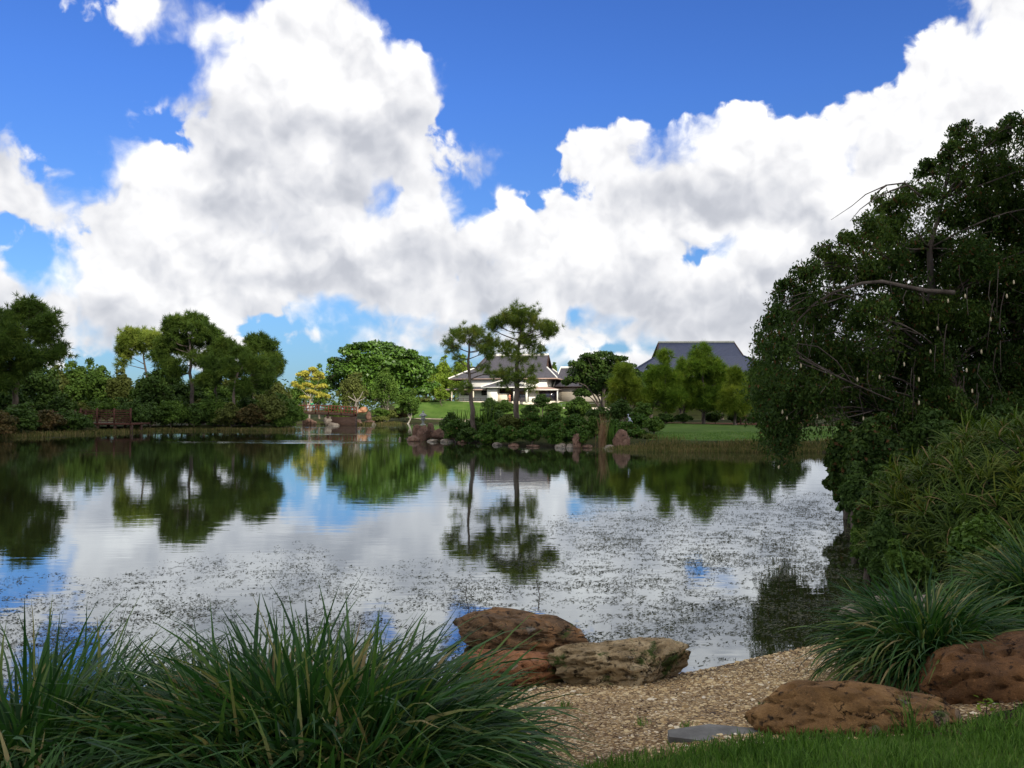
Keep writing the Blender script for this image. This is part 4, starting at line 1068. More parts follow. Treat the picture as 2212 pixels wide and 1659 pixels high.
# kerb of retaining stones along the centre beach
rng0 = np.random.default_rng(5)
kn = 0
names_k = ['first', 'second', 'third', 'fourth', 'fifth', 'sixth', 'seventh', 'eighth', 'ninth', 'tenth', 'eleventh', 'twelfth', 'thirteenth', 'fourteenth']
for i, x in enumerate(np.linspace(862, 1046, 14)):
    D = EYE * F / (913.5 - (x - 860) * .008 - 890) ; D = min(D, 186)
    frock(names_k[i] + ' pale kerb stone from the left along the lawn beach', x, D + .5, .12, (1.0 + rng0.random() * .4, .6, .34), 'rock_pale', 100 + i, 'kerb stones of the lawn beach')
frock('orange boulder at the back of the right hand lawn, seen past the hanging branches', 1715, 86, 1.05, (0.75, .6, .5), 'rock_orange', 120)
frock('small grey stone among dry grass on the left bank', 405, 108, .15, (.55, .4, .4), 'rock_pale', 121)
frock('grey stone right of the first on the left bank, in dry grass', 432, 108, .12, (.5, .4, .3), 'rock_pale', 122)

# ------------------------------------------------------------------ trees: left bank
LB = 'pines on the left bank'
pine('pine_tree', 'tallest round crowned dark pine at the left edge of the pond', 98, [(32, 925), (34, 840), (42, 760), (50, 700)],
     [(20, 690, 42, 36), (62, 672, 34, 26), (95, 700, 32, 32), (40, 730, 50, 34), (105, 735, 26, 24), (140, 755, 20, 13), (-20, 715, 50, 40), (70, 770, 42, 26), (20, 790, 48, 28), (118, 770, 18, 10)], M['pine_dark'], LB, 1500, 20, 0.75, 0.085, 0.35, 11, 160)
pine('pine_tree', 'dark pine cut off by the left edge of the view', 94, [(-40, 925), (-38, 830), (-30, 750)], [(-40, 700, 50, 40), (-10, 740, 45, 32), (-60, 760, 50, 34), (0, 800, 40, 26), (-30, 830, 50, 26)], M['pine_dark'], LB, 900, 20, 0.75, 0.085, 0.35, 12, 80)
pine('pine_tree', 'sunlit yellow green pine left of the tall dark pine', 136, [(322, 920), (320, 850), (312, 790), (305, 740)], [(300, 722, 40, 13), (272, 738, 20, 16), (330, 732, 24, 16), (268, 764, 17, 13), (345, 755, 16, 14), (300, 748, 14, 10), (262, 785, 10, 8)], M['pine_lit'], LB, 620, 20, 0.8, 0.10, 0.28, 13, 90)
pine('pine_tree', 'tall dark pine rising highest in the left group', 112, [(416, 925), (414, 850), (412, 780), (408, 720)], [(388, 702, 28, 20), (415, 696, 28, 18), (440, 715, 28, 20), (465, 735, 22, 20), (368, 728, 18, 15), (400, 742, 40, 22), (352, 770, 28, 20), (438, 770, 34, 20), (375, 795, 32, 18), (470, 795, 26, 14), (355, 740, 12, 10)], M['pine_dark'], LB, 1400, 20, 0.75, 0.085, 0.32, 14, 150)
pine('pine_tree', 'dark pine with bare forked trunk right of the tallest one', 108, [(468, 925), (466, 860), (466, 790)], [(492, 748, 24, 14), (478, 768, 22, 14), (515, 766, 18, 12), (458, 790, 24, 14), (500, 790, 26, 14), (450, 820, 26, 14)], M['pine_dark'], LB, 800, 20, 0.7, 0.08, 0.25, 15, 80)
pine('pine_tree', 'dark leaning pine with open crown under the rightmost pine', 104, [(506, 925), (505, 850), (512, 810), (525, 790)], [(540, 788, 34, 12), (508, 805, 24, 10), (565, 802, 22, 10), (560, 824, 28, 12), (530, 838, 26, 10)], M['pine_dark'], LB, 760, 20, 0.7, 0.08, 0.22, 16, 80)
pine('pine_tree', 'rightmost pine of the left group with a drooping side branch', 120, [(545, 925), (548, 860), (556, 800), (562, 760)], [(558, 738, 22, 12), (582, 748, 16, 14), (545, 758, 18, 12), (592, 772, 15, 12), (602, 790, 10, 9), (575, 780, 16, 12), (590, 806, 12, 8)], M['pine_dark'], LB, 620, 20, 0.7, 0.08, 0.22, 17, 80)
TB = 'trees behind the left bank'
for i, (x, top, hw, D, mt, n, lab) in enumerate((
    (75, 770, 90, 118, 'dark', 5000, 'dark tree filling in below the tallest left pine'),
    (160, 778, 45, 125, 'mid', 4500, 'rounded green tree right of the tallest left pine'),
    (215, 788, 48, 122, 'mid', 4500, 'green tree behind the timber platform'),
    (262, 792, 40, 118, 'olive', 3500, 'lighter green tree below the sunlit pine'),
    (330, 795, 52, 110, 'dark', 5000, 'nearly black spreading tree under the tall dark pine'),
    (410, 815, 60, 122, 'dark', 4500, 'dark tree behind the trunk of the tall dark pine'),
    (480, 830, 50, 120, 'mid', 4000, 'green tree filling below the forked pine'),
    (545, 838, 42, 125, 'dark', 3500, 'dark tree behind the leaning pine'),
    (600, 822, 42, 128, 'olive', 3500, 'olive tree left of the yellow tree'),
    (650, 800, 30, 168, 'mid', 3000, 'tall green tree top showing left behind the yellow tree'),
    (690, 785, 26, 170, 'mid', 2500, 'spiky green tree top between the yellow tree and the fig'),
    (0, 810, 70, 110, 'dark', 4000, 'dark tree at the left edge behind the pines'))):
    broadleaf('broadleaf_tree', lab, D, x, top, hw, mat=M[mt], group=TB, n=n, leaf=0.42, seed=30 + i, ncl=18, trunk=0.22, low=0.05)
for i, (x, top, hw, D, mt, n, lab) in enumerate((
    (190, 772, 46, 130, 'mid', 4000, 'tall green tree far behind the timber platform'),
    (120, 785, 40, 124, 'olive', 3500, 'olive green tree right of the tallest left pine, behind'),
    (370, 785, 46, 126, 'mid', 4500, 'green tree filling between the sunlit pine and the tall dark pine'),
    (440, 795, 44, 128, 'mid', 4500, 'green tree behind the crown of the forked pine'),
    (500, 805, 44, 130, 'olive', 4000, 'olive green tree behind the leaning pine'),
    (560, 815, 40, 131, 'mid', 3500, 'green tree behind the rightmost left pine'))):
    broadleaf('broadleaf_tree', lab, D, x, top, hw, mat=M[mt], group=TB, n=n, leaf=0.42, seed=330 + i, ncl=18, trunk=0.22, low=0.0)
SB = 'bushes on the left bank'
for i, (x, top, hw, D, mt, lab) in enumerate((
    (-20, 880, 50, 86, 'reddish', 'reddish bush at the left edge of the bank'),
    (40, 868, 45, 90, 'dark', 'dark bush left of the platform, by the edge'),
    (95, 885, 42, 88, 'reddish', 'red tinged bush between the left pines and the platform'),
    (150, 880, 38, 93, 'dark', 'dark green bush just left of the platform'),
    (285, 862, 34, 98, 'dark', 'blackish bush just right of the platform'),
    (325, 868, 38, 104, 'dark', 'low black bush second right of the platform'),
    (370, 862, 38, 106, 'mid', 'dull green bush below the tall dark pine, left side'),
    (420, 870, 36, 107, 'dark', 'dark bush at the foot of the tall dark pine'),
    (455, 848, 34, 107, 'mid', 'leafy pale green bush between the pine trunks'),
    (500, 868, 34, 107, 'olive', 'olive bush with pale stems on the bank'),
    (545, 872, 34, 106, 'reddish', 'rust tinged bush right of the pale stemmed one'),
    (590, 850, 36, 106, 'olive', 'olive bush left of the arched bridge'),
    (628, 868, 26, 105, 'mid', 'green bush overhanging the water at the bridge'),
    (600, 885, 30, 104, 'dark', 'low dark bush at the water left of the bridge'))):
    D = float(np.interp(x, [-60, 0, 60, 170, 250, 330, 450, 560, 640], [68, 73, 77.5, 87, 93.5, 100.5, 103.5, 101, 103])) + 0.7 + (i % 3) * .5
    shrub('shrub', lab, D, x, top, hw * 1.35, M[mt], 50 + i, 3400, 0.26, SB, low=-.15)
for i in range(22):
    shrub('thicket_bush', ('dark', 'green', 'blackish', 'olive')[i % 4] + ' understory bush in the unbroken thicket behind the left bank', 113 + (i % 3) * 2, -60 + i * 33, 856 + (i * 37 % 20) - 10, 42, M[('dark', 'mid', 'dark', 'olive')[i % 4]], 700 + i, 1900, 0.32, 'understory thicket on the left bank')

LW = ('leaning', 'rounded', 'spreading', 'ragged', 'low')
for i in range(19):
    x = -40 + i * 36
    D = float(np.interp(x, [-60, 0, 60, 170, 250, 330, 450, 560, 640], [68, 73, 77.5, 87, 93.5, 100.5, 103.5, 101, 103])) + 2.6
    if 185 < x < 285: continue
    shrub('waterside_bush', LW[i % 5] + ' dark bush in the front row of the thicket along the left waterline', D, x, 884 + (i * 53 % 17), 34, M[('dark', 'mid', 'dark', 'reddish', 'mid')[i % 5]], 800 + i, 1500, 0.24, 'front row of the left bank thicket', low=-.15)
# ------------------------------------------------------------------ centre
broadleaf('yellow_tree', 'bright yellow sunlit tree with pale trunk behind the arched bridge', 150, 668, 790, 40, mat=M['yellow'], n=3600, leaf=0.32, seed=71, core=False, bark='bark_pale', trunk=0.2,
          clumps=[(672, 803, 20, 11), (655, 815, 20, 12), (690, 815, 18, 12), (643, 832, 12, 8), (662, 835, 18, 9), (695, 838, 16, 10), (676, 850, 22, 9), (700, 857, 16, 8), (660, 858, 14, 6), (636, 828, 8, 5)])
FG = [(780, 752, 34, 14), (818, 748, 34, 14), (850, 758, 30, 14), (748, 768, 30, 18), (880, 768, 28, 14), (722, 785, 22, 14), (905, 785, 28, 16), (925, 808, 26, 16), (930, 835, 24, 18), (800, 780, 50, 22), (850, 790, 50, 22),
      (740, 810, 36, 24), (720, 830, 26, 22), (800, 820, 50, 24), (860, 825, 46, 24), (900, 850, 40, 16), (760, 850, 40, 20), (830, 858, 40, 16)]
broadleaf('fig_tree', 'broad dome shaped glossy green tree left of the white pavilion', 172, 825, 740, 120, mat=M['fig'], n=22000, leaf=0.62, seed=72, trunk=0.7, clumps=FG, upn=0.7, lw=0.7)
CB = 'small trees in front of the broad green dome'
for i, (x, top, hw, D, mt, lab) in enumerate((
    (765, 800, 40, 152, 'olive', 'grey green tree with pale forked branches above the bridge rocks'),
    (830, 792, 42, 158, 'mid', 'green tree in the middle before the dome tree'),
    (880, 838, 34, 160, 'mid', 'green tree at the right foot of the dome tree'))):
    broadleaf('small_tree', lab, D, x, top, hw, mat=M[mt], group=CB, n=5500, leaf=0.3, seed=76 + i, ncl=20, trunk=0.16, bark='bark_pale', low=0.1)
mb = MB(); x0, D0 = WX(775, 150), 150.0
base = W(770, 885, 150)
rt = empty('bare_tree', tuple(base), 'pale bare forked branches among the grey green leaves', 'tree')
mb.tube([W(770, 885, 149.5), W(768, 872, 149), W(772, 862, 148.6)], [.14, .12, .1], 6)
for e in ((784, 846), (762, 850), (790, 858), (752, 856)):
    mb.tube([W(770, 868, 148.8), W((770 + e[0]) / 2 + 1, (868 + e[1]) / 2 + 1, 148.5), W(e[0], e[1], 148.2)], [.10, .08, .05], 5)
local(rt, mb.build('branches', M['bark_pale'], loc=tuple(base)))
CS = 'bushes along the centre shore'
for i, (x, top, hw, D, mt, lab) in enumerate((
    (722, 868, 26, 147, 'mid', 'green bush at the right end of the arched bridge'),
    (750, 880, 24, 148, 'dark', 'dark bush above the bridge rocks'),
    (738, 890, 22, 146, 'hedge', 'round green bush behind the triangular rock'),
    (820, 880, 28, 156, 'mid', 'green bush right of the orange boulders'),
    (838, 885, 24, 158, 'olive', 'olive bush with pale stems right of the orange boulders'),
    (862, 880, 26, 164, 'reddish', 'brownish bush left of the lawn'),
    (820, 900, 26, 154, 'olive', 'low brownish green bush right of the table shaped rock'),
    (893, 878, 20, 183, 'hedge', 'clipped green bush on the edge of the sunny lawn'),
    (875, 880, 22, 180, 'hedge', 'low clipped hedge at the left side of the sunny lawn'),
    (915, 862, 18, 203, 'olive', 'small dark leafed shrub at the top of the sunny lawn, left one'),
    (940, 866, 16, 204, 'dark', 'small dark shrub at the top of the sunny lawn, right one'))):
    shrub('shrub', lab, D, x, top, hw, M[mt], 90 + i, 2400, 0.28, CS)
broadleaf('small_tree', 'small leafy tree at the left corner of the pavilion veranda', 199, 955, 838, 20, mat=M['fresh'], n=2500, leaf=0.3, seed=105, trunk=0.1, low=0.2)
YT = 'yellow green trees behind the pavilion'
for i, (x, top, hw, D, mt, lab) in enumerate((
    (925, 768, 26, 230, 'mid', 'green tree top right behind the dome tree'),
    (955, 766, 24, 232, 'fresh', 'pale green tree left behind the pavilion roof'),
    (975, 790, 34, 226, 'fresh', 'bright yellow green tree beside the left eave of the pavilion'),
    (1000, 764, 30, 234, 'fresh', 'yellow green tree behind the left slope of the pavilion roof'),
    (940, 800, 30, 224, 'fresh', 'low bright tree between the dome tree and the pavilion'))):
    broadleaf('broadleaf_tree', lab, D, x, top, hw, mat=M[mt], group=YT, n=3500, leaf=0.5, seed=110 + i, ncl=16, low=0.1)
broadleaf('broadleaf_tree', 'small tree top between the pavilion and its right wing roof', 250, 1200, 782, 12, mat=M['mid'], n=800, leaf=0.5, seed=118, ncl=6, low=0.5)
EV = 'dark round trees right of the pavilion'
DT = [(1270, 775, 34, 13), (1300, 770, 34, 12), (1330, 778, 30, 12), (1245, 795, 24, 18), (1290, 800, 50, 24), (1350, 795, 26, 14), (1235, 825, 20, 16), (1280, 830, 46, 20), (1330, 825, 40, 22), (1262, 850, 28, 12), (1370, 815, 20, 18)]
broadleaf('broadleaf_tree', 'large dark round headed tree covering the right end of the pavilion', 128, 1295, 762, 75, mat=M['dark'], group=EV, n=14000, leaf=0.42, seed=120, clumps=DT, trunk=0.4, upn=0.6)
for i, (x, top, hw, D, mt, lab) in enumerate((
    (1372, 800, 34, 120, 'dark', 'dark tree behind the small yellow pine'),
    (1440, 830, 50, 115, 'dark', 'dark tree behind the pair of slender pines'),
    (1520, 820, 56, 118, 'dark', 'dark tree under the left part of the blue roof'),
    (1610, 800, 44, 112, 'dark', 'dark tree below the right slope of the blue roof'),
    (1650, 765, 44, 105, 'mid', 'green tree beside the hanging branches on the right'),
    (1600, 768, 24, 215, 'mid', 'distant tree top right behind the blue roof'),
    (1405, 786, 34, 132, 'mid', 'green tree in front of the left eave of the blue roof'), (1470, 800, 34, 132, 'dark', 'dark green tree below the middle of the blue roof'), (1560, 800, 40, 130, 'mid', 'green tree below the right half of the blue roof'), (1636, 778, 34, 130, 'mid', 'green tree covering the right eave of the blue roof'),
    (1700, 800, 60, 100, 'dark', 'dark tree seen through the hanging branches'),
    (1250, 855, 40, 124, 'mid', 'leafy tree at the right foot of the round headed tree'))):
    broadleaf('broadleaf_tree', lab, D, x, top, hw, mat=M[mt], group=EV, n=4500, leaf=0.4, seed=130 + i, ncl=16, low=0.05)

# right hand pines above the lawn
RP = 'young pines above the right hand lawn'
def youngpine(lab, D, x, yb, cl, mt, seed, n=1400, **kw):
    cl = [(c[0], c[1] + 6, c[2] * .88, c[3] * .82) for c in cl]
    pine('pine_tree', lab, D, [(x, yb), (x, (yb + cl[0][1]) / 2), (cl[0][0], cl[0][1])], cl, M[mt], RP, int(n * .55), 20, 0.66, 0.055, 0.16, seed, 60, spread=0.9, dens=1.0, **kw)
youngpine('small yellowish pine with two tiered crown beside the round dark tree', 90, 1352, 905, [(1350, 795, 16, 14), (1348, 815, 18, 12), (1335, 828, 18, 10), (1365, 828, 20, 10), (1350, 840, 30, 10), (1330, 856, 20, 7), (1375, 856, 20, 6)], 'pine_yellow', 141, 1500)
youngpine('slender yellow green pine with narrow pointed top', 91, 1438, 912, [(1436, 768, 13, 16), (1430, 795, 20, 15), (1412, 815, 22, 14), (1452, 815, 22, 14), (1435, 835, 32, 14), (1408, 848, 22, 10), (1460, 852, 24, 14), (1440, 872, 16, 14), (1395, 855, 14, 8)], 'pine_young', 142, 2300)
youngpine('yellow green pine between the slender one and the tallest one', 94, 1478, 915, [(1478, 790, 14, 14), (1472, 812, 20, 14), (1490, 828, 22, 14), (1470, 845, 24, 12), (1492, 862, 24, 12)], 'pine_young', 143, 1600)
youngpine('tallest green pine in front of the blue roof', 93, 1520, 918, [(1515, 752, 20, 16), (1520, 775, 30, 18), (1500, 790, 22, 14), (1545, 790, 26, 16), (1522, 812, 42, 18), (1558, 815, 20, 12), (1500, 838, 32, 14), (1545, 845, 34, 14), (1520, 862, 40, 12)], 'pine_young', 144, 3200)
youngpine('yellow tipped narrow pine right of the tallest one', 90, 1588, 915, [(1590, 808, 14, 14), (1588, 828, 18, 12), (1582, 848, 24, 12), (1578, 868, 28, 12), (1600, 872, 20, 10)], 'pine_yellow', 145, 1700)
RB = 'bushes between the island and the right hand pines'
for i, (x, top, hw, D, mt, lab) in enumerate((
    (1290, 878, 34, 78, 'dark', 'dark low bush above the dry reeds'),
    (1340, 862, 40, 80, 'dark', 'flat topped dark bush below the yellowish pine'),
    (1395, 868, 34, 84, 'mid', 'flat topped bush left of the slender pine'),
    (1380, 890, 36, 66, 'isle_bush', 'spreading green bush right of the wading bird'),
    (1412, 900, 30, 64, 'mid', 'brown flecked bush at the left end of the lawn'),
    (1440, 893, 22, 88, 'dark', 'low dark bush at the foot of the slender pine'),
    (1475, 893, 24, 92, 'dark', 'dark bush between the pine trunks'),
    (1545, 888, 30, 96, 'dark', 'dark bush right of the tallest pine trunk'),
    (1590, 890, 30, 96, 'dark', 'dark bush left of the orange plank'),
    (1640, 885, 36, 97, 'dark', 'dark bush behind the tips of the hanging branches'),
    (1700, 875, 40, 95, 'dark', 'dark bush behind the orange boulder'),
    (1375, 925, 26, 54, 'isle_bush', 'low green bush right of the squared standing rock'),
    (1400, 940, 22, 53, 'olive', 'thin brownish bush on the bank where the lawn begins'))):
    shrub('shrub', lab, D, x, top, hw, M[mt], 150 + i, 2400, 0.20, RB)
pk = empty('plank_bench', (WX(1605, 94), 94, hz(WX(1605, 94), 94)), 'backless bench with bright orange plank seat at the edge of the pines', 'bench')
lbox('wood_red', 'seat', pk, -.38, .38, -.15, .15, .9, .97); lbox('wood_dark', 'leg', pk, -.3, -.22, -.1, .1, 0, .896); lbox('wood_dark', 'leg', pk, .22, .3, -.1, .1, 0, .896)

# ------------------------------------------------------------------ island: two tall pines and bushes
IP = 'tall pines on the island'
pine('pine_tree', 'taller island pine with wide umbrella crown', 61, [(1118, 935), (1115, 860), (1118, 800), (1122, 740), (1128, 690)],
     [(1128, 672, 28, 16), (1100, 685, 24, 15), (1150, 682, 22, 14), (1072, 700, 22, 12), (1128, 702, 26, 15), (1165, 705, 26, 15), (1190, 712, 20, 14), (1062, 708, 12, 9), (1130, 725, 20, 12), (1185, 722, 14, 8), (1150, 745, 26, 12), (1095, 745, 16, 9), (1100, 760, 24, 11), (1165, 758, 16, 9), (1125, 775, 24, 10), (1150, 800, 14, 8), (1095, 808, 24, 11), (1125, 818, 28, 12), (1090, 828, 18, 8), (1148, 835, 14, 8)],
     M['pine_isle'], IP, 1050, 28, 0.40, 0.026, 0.22, 201, 300, spread=0.8, dens=1.0)
pine('pine_tree', 'shorter island pine with flat open crown and curved limbs', 60.5, [(1022, 940), (1020, 880), (1014, 830), (1012, 780), (1018, 735)],
     [(1010, 716, 26, 11), (990, 724, 18, 11), (1035, 722, 20, 12), (965, 742, 16, 7), (1050, 735, 20, 12), (1015, 738, 24, 12), (988, 748, 12, 8), (1070, 742, 16, 12), (1058, 756, 16, 10), (975, 758, 10, 6), (1042, 752, 12, 8), (1060, 770, 12, 6), (990, 775, 10, 6), (1045, 795, 12, 7), (1062, 808, 10, 6), (985, 800, 12, 5), (1005, 836, 18, 6), (985, 842, 12, 5)],
     M['pine_isle'], IP, 640, 28, 0.36, 0.024, 0.18, 202, 260, spread=0.8, dens=1.0)
IB = 'bushes covering the island'
specs = [(975, 888, 32, 63, 'dark', 'dark leafy bush at the left end of the island'), (985, 905, 36, 62.2, 'isle_bush', 'low green bush behind the rust rocks'),
         (1020, 900, 36, 61.0, 'dark', 'dark bush at the foot of the shorter pine'), (1015, 922, 36, 60.0, 'dark', 'dark bush overhanging the water below the shorter pine'),
         (1060, 882, 34, 63, 'dark', 'spiky dark bush between the two island pines'), (1062, 908, 38, 58.2, 'isle_bush', 'green bush between the two pines at the waterline'),
         (1050, 930, 34, 58.0, 'isle_bush', 'low dark bush hanging over the waterline stones'), (1100, 892, 38, 60, 'olive', 'olive bush at the foot of the taller pine'),
         (1100, 920, 38, 55.4, 'isle_bush', 'bright green low bush in front of the taller pine'), (1150, 888, 38, 60, 'isle_bush', 'green bush just right of the taller pine'),
         (1148, 915, 38, 54.2, 'isle_bush', 'leafy bush over the water, right of the taller pine'), (1195, 886, 40, 58, 'isle_bush', 'bushy green mound in the middle of the island'),
         (1200, 912, 38, 53.1, 'isle_bush', 'green mound above the pair of pale boulders'), (1240, 892, 38, 56, 'isle_bush', 'green bush left of the dry reeds, higher one'),
         (1250, 918, 36, 52.7, 'isle_bush', 'green bush left of the dry reeds, by the water'), (1285, 898, 30, 56, 'mid', 'green bush behind the dry reeds'),
         (1330, 903, 36, 57, 'isle_bush', 'green bush behind the squared standing rock'), (1358, 910, 32, 55, 'isle_bush', 'bush at the foot of the wading bird')]
for i, (x, top, hw, D, mt, lab) in enumerate(specs):
    shrub('shrub', lab, D, x, top, hw, M[mt], 220 + i, 4200, 0.15, IB, low=-.05, ncl=20)
# cloud-pruned garden pines between island and terrace
GP = 'cloud pruned garden pines below the terrace'
for i, (x, top, D, mt, lab) in enumerate(((1060, 858, 120, 'dark', 'low dark pruned pine left of the tall pine trunk'), (1090, 862, 118, 'mid', 'flat layered pruned pine beside the tall pine trunk'), (1170, 850, 122, 'dark', 'dark layered pruned pine right of the tall pine trunk'), (1195, 868, 118, 'mid', 'low pruned pine in front of the glazed bay'), (1145, 872, 115, 'dark', 'rounded dark pruned pine under the porch'), (1075, 885, 112, 'dark', 'dark pruned pine nearest the water'))):
    broadleaf('garden_pine', lab, D, x, top, 22, mat=M[mt], group=GP, n=2000, leaf=0.22, seed=250 + i, trunk=0.1, cat='garden pine',
              clumps=[(x - 8, top + 18, 12, 4), (x + 9, top + 13, 12, 4), (x, top + 5, 11, 4), (x - 11, top + 27, 14, 5), (x + 10, top + 26, 14, 5)])
# reeds and heron
def reeds(name, lab, D, x, top, hw, mat, n, seed, cat='reeds', w=0.03, base=-0.05, kind=None, lean=0.12, group=None):
    rng = np.random.default_rng(seed); s = D / F
    x0 = WX(x, D); H = W(x, top, D).z - base
    mb = MB()
    b = np.stack([x0 + rng.normal(size=n) * hw * s * .5, D + rng.normal(size=n) * hw * s * .5, np.full(n, base)], 1)
    ribbons(mb, b, rng.uniform(0, 2 * math.pi, n), np.abs(rng.normal(size=n)) * lean, np.abs(rng.normal(size=n)) * 0.25, H * rng.uniform(0.45, 1.0, n), w * rng.uniform(.7, 1.3, n), rng, 5)
    o = mb.build(name, mat, loc=(x0, D, base)); return tag(o, lab, cat, group, kind)
reeds('reed_clump', 'tall dry brown reed clump standing in the water beside the squared rock', 51.8, 1302, 884, 9, M['reed'], 100, 301, w=.02)
reeds('reed_clump', 'green blades between the dry reeds and the squared rock', 52.3, 1318, 905, 18, M['grass'], 160, 302, w=.025)
reeds('iris_clump', 'upright dark sword leaves on the island, left of the shorter pine trunk', 62.5, 1040, 866, 26, M['hedge'], 60, 303, cat='plant', w=.07, base=0.4)
reeds('iris_clump', 'upright dark sword leaves above the left island bush', 63.5, 995, 880, 22, M['hedge'], 50, 304, cat='plant', w=.07, base=0.4)

hp = W(1357, 910, 58.5)
her = skinmesh('heron', [(0, 0, .30), (.06, 0, .38), (.12, 0, .22), (-.06, 0, .46), (-.07, 0, .56), (-.04, 0, .63), (-.02, 0, .66), (-.14, 0, .64), (-.02, .03, .14), (-.02, .03, 0.0), (-.02, -.03, .14), (-.02, -.03, 0.0), (.22, 0, .12)],
               [(0, 1), (0, 2), (1, 3), (3, 4), (4, 5), (5, 6), (6, 7), (0, 8), (8, 9), (0, 10), (10, 11), (2, 12)], [.075, .08, .05, .03, .02, .022, .032, .008, .014, .012, .014, .012, .02], cloth_mat('heron_grey', (0.42, 0.46, 0.55)), None, 1)
her.location = (hp.x, 58.0, max(hz(hp.x, 58.0), 0.2) + .9)
tag(her, 'small pale blue grey wading bird above the bank right of the dry reeds', 'bird')
rk = rock('rock', 'dark mossy rock the wading bird stands on', (hp.x, 58.1, .75), (.4, .35, .8), M['rock_far'], 311, 3, .12)

# grasses along the far shores (uncountable)
def shore_grass(name, pts, n, h, mat, seed, wd=0.8, w=0.03, off=0.5):
    rng = np.random.default_rng(seed); P = np.array(pts)
    seg = np.linalg.norm(np.diff(P, axis=0), axis=1); c = np.concatenate([[0], np.cumsum(seg)])
    t = rng.random(n) * c[-1]
    x = np.interp(t, c, P[:, 0]); y = np.interp(t, c, P[:, 1])
    x += rng.normal(size=n) * wd * .5; y += off + rng.random(n) * wd
    z = np.maximum(ht(x, y), -0.02)
    cl = 0.6 + 0.8 * np.array([mn.noise(Vector((a * .5, b_ * .5, seed))) * .5 + .5 for a, b_ in zip(x, y)])
    gk = (cl + rng.random(n) * .35) > .98
    x, y, z, cl = x[gk], y[gk], z[gk], cl[gk]; n = len(x)
    mb = MB()
    ribbons(mb, np.stack([x, y, z], 1), rng.uniform(0, 6.28, n), np.abs(rng.normal(size=n)) * .25, np.abs(rng.normal(size=n)) * .5, h * rng.uniform(.4, 1.1, n) * cl, np.full(n, w), rng, 3)
    o = mb.build(name, mat); return tag(o, kind='stuff')
SL = [u(0, 946), u(60, 943), u(170, 937), u(250, 934), u(330, 931), u(450, 930), u(560, 931), u(640, 930)]
shore_grass('dry_grass', SL, 7000, 0.42, M['dry_green'], 1, 1.3, 0.05, 0.0)
shore_grass('dry_grass', [u(1362, 971), u(1420, 975), u(1500, 977), u(1600, 977), u(1750, 977), (20, 46)], 12000, 0.30, M['dry_green'], 2, 2.0, 0.022, -0.2)
shore_grass('mown_grass', [(9, 55), (14, 54), (22, 54)], 14000, 0.10, M['grass'], 3, 12, 0.02, 0)
shore_grass('shore_plants', [u(700, 919), u(780, 918.5), u(860, 916)], 1500, 0.5, M['dry_green'], 4, 1.5, 0.06, 0.6)

shore_grass('bank_sedge', [(4.0, 9.5), (4.65, 10.4), (5.25, 12.2), (6.2, 15), (7.4, 18.5), (9.0, 23)], 6000, 0.20, M['sedge'], 14, 0.35, 0.010, -0.3)
# far wood closing the horizon (reads as one mass)
rngw = np.random.default_rng(77)
mb = MB(); cl = []
for a in np.radians(np.arange(-62, 62, 1.1)):
    for k in range(2):
        R = rngw.uniform(300, 335); hh = rngw.uniform(7, 12)
        cl.append((np.array([R * math.sin(a), R * math.cos(a), 2 + hh * .5]), np.array([6.5, 6, hh * .55])))
P, N, _ = sample_clumps(cl, 26000, rngw, .35)
add_leaves(mb, P, N * .8 + rngw.normal(size=N.shape) * .5 + (0, 0, .3), 1.5 * rngw.uniform(.6, 1.2, len(P)), .9, rngw)
tag(mb.build('far_wood', M['far_wood']), kind='stuff')

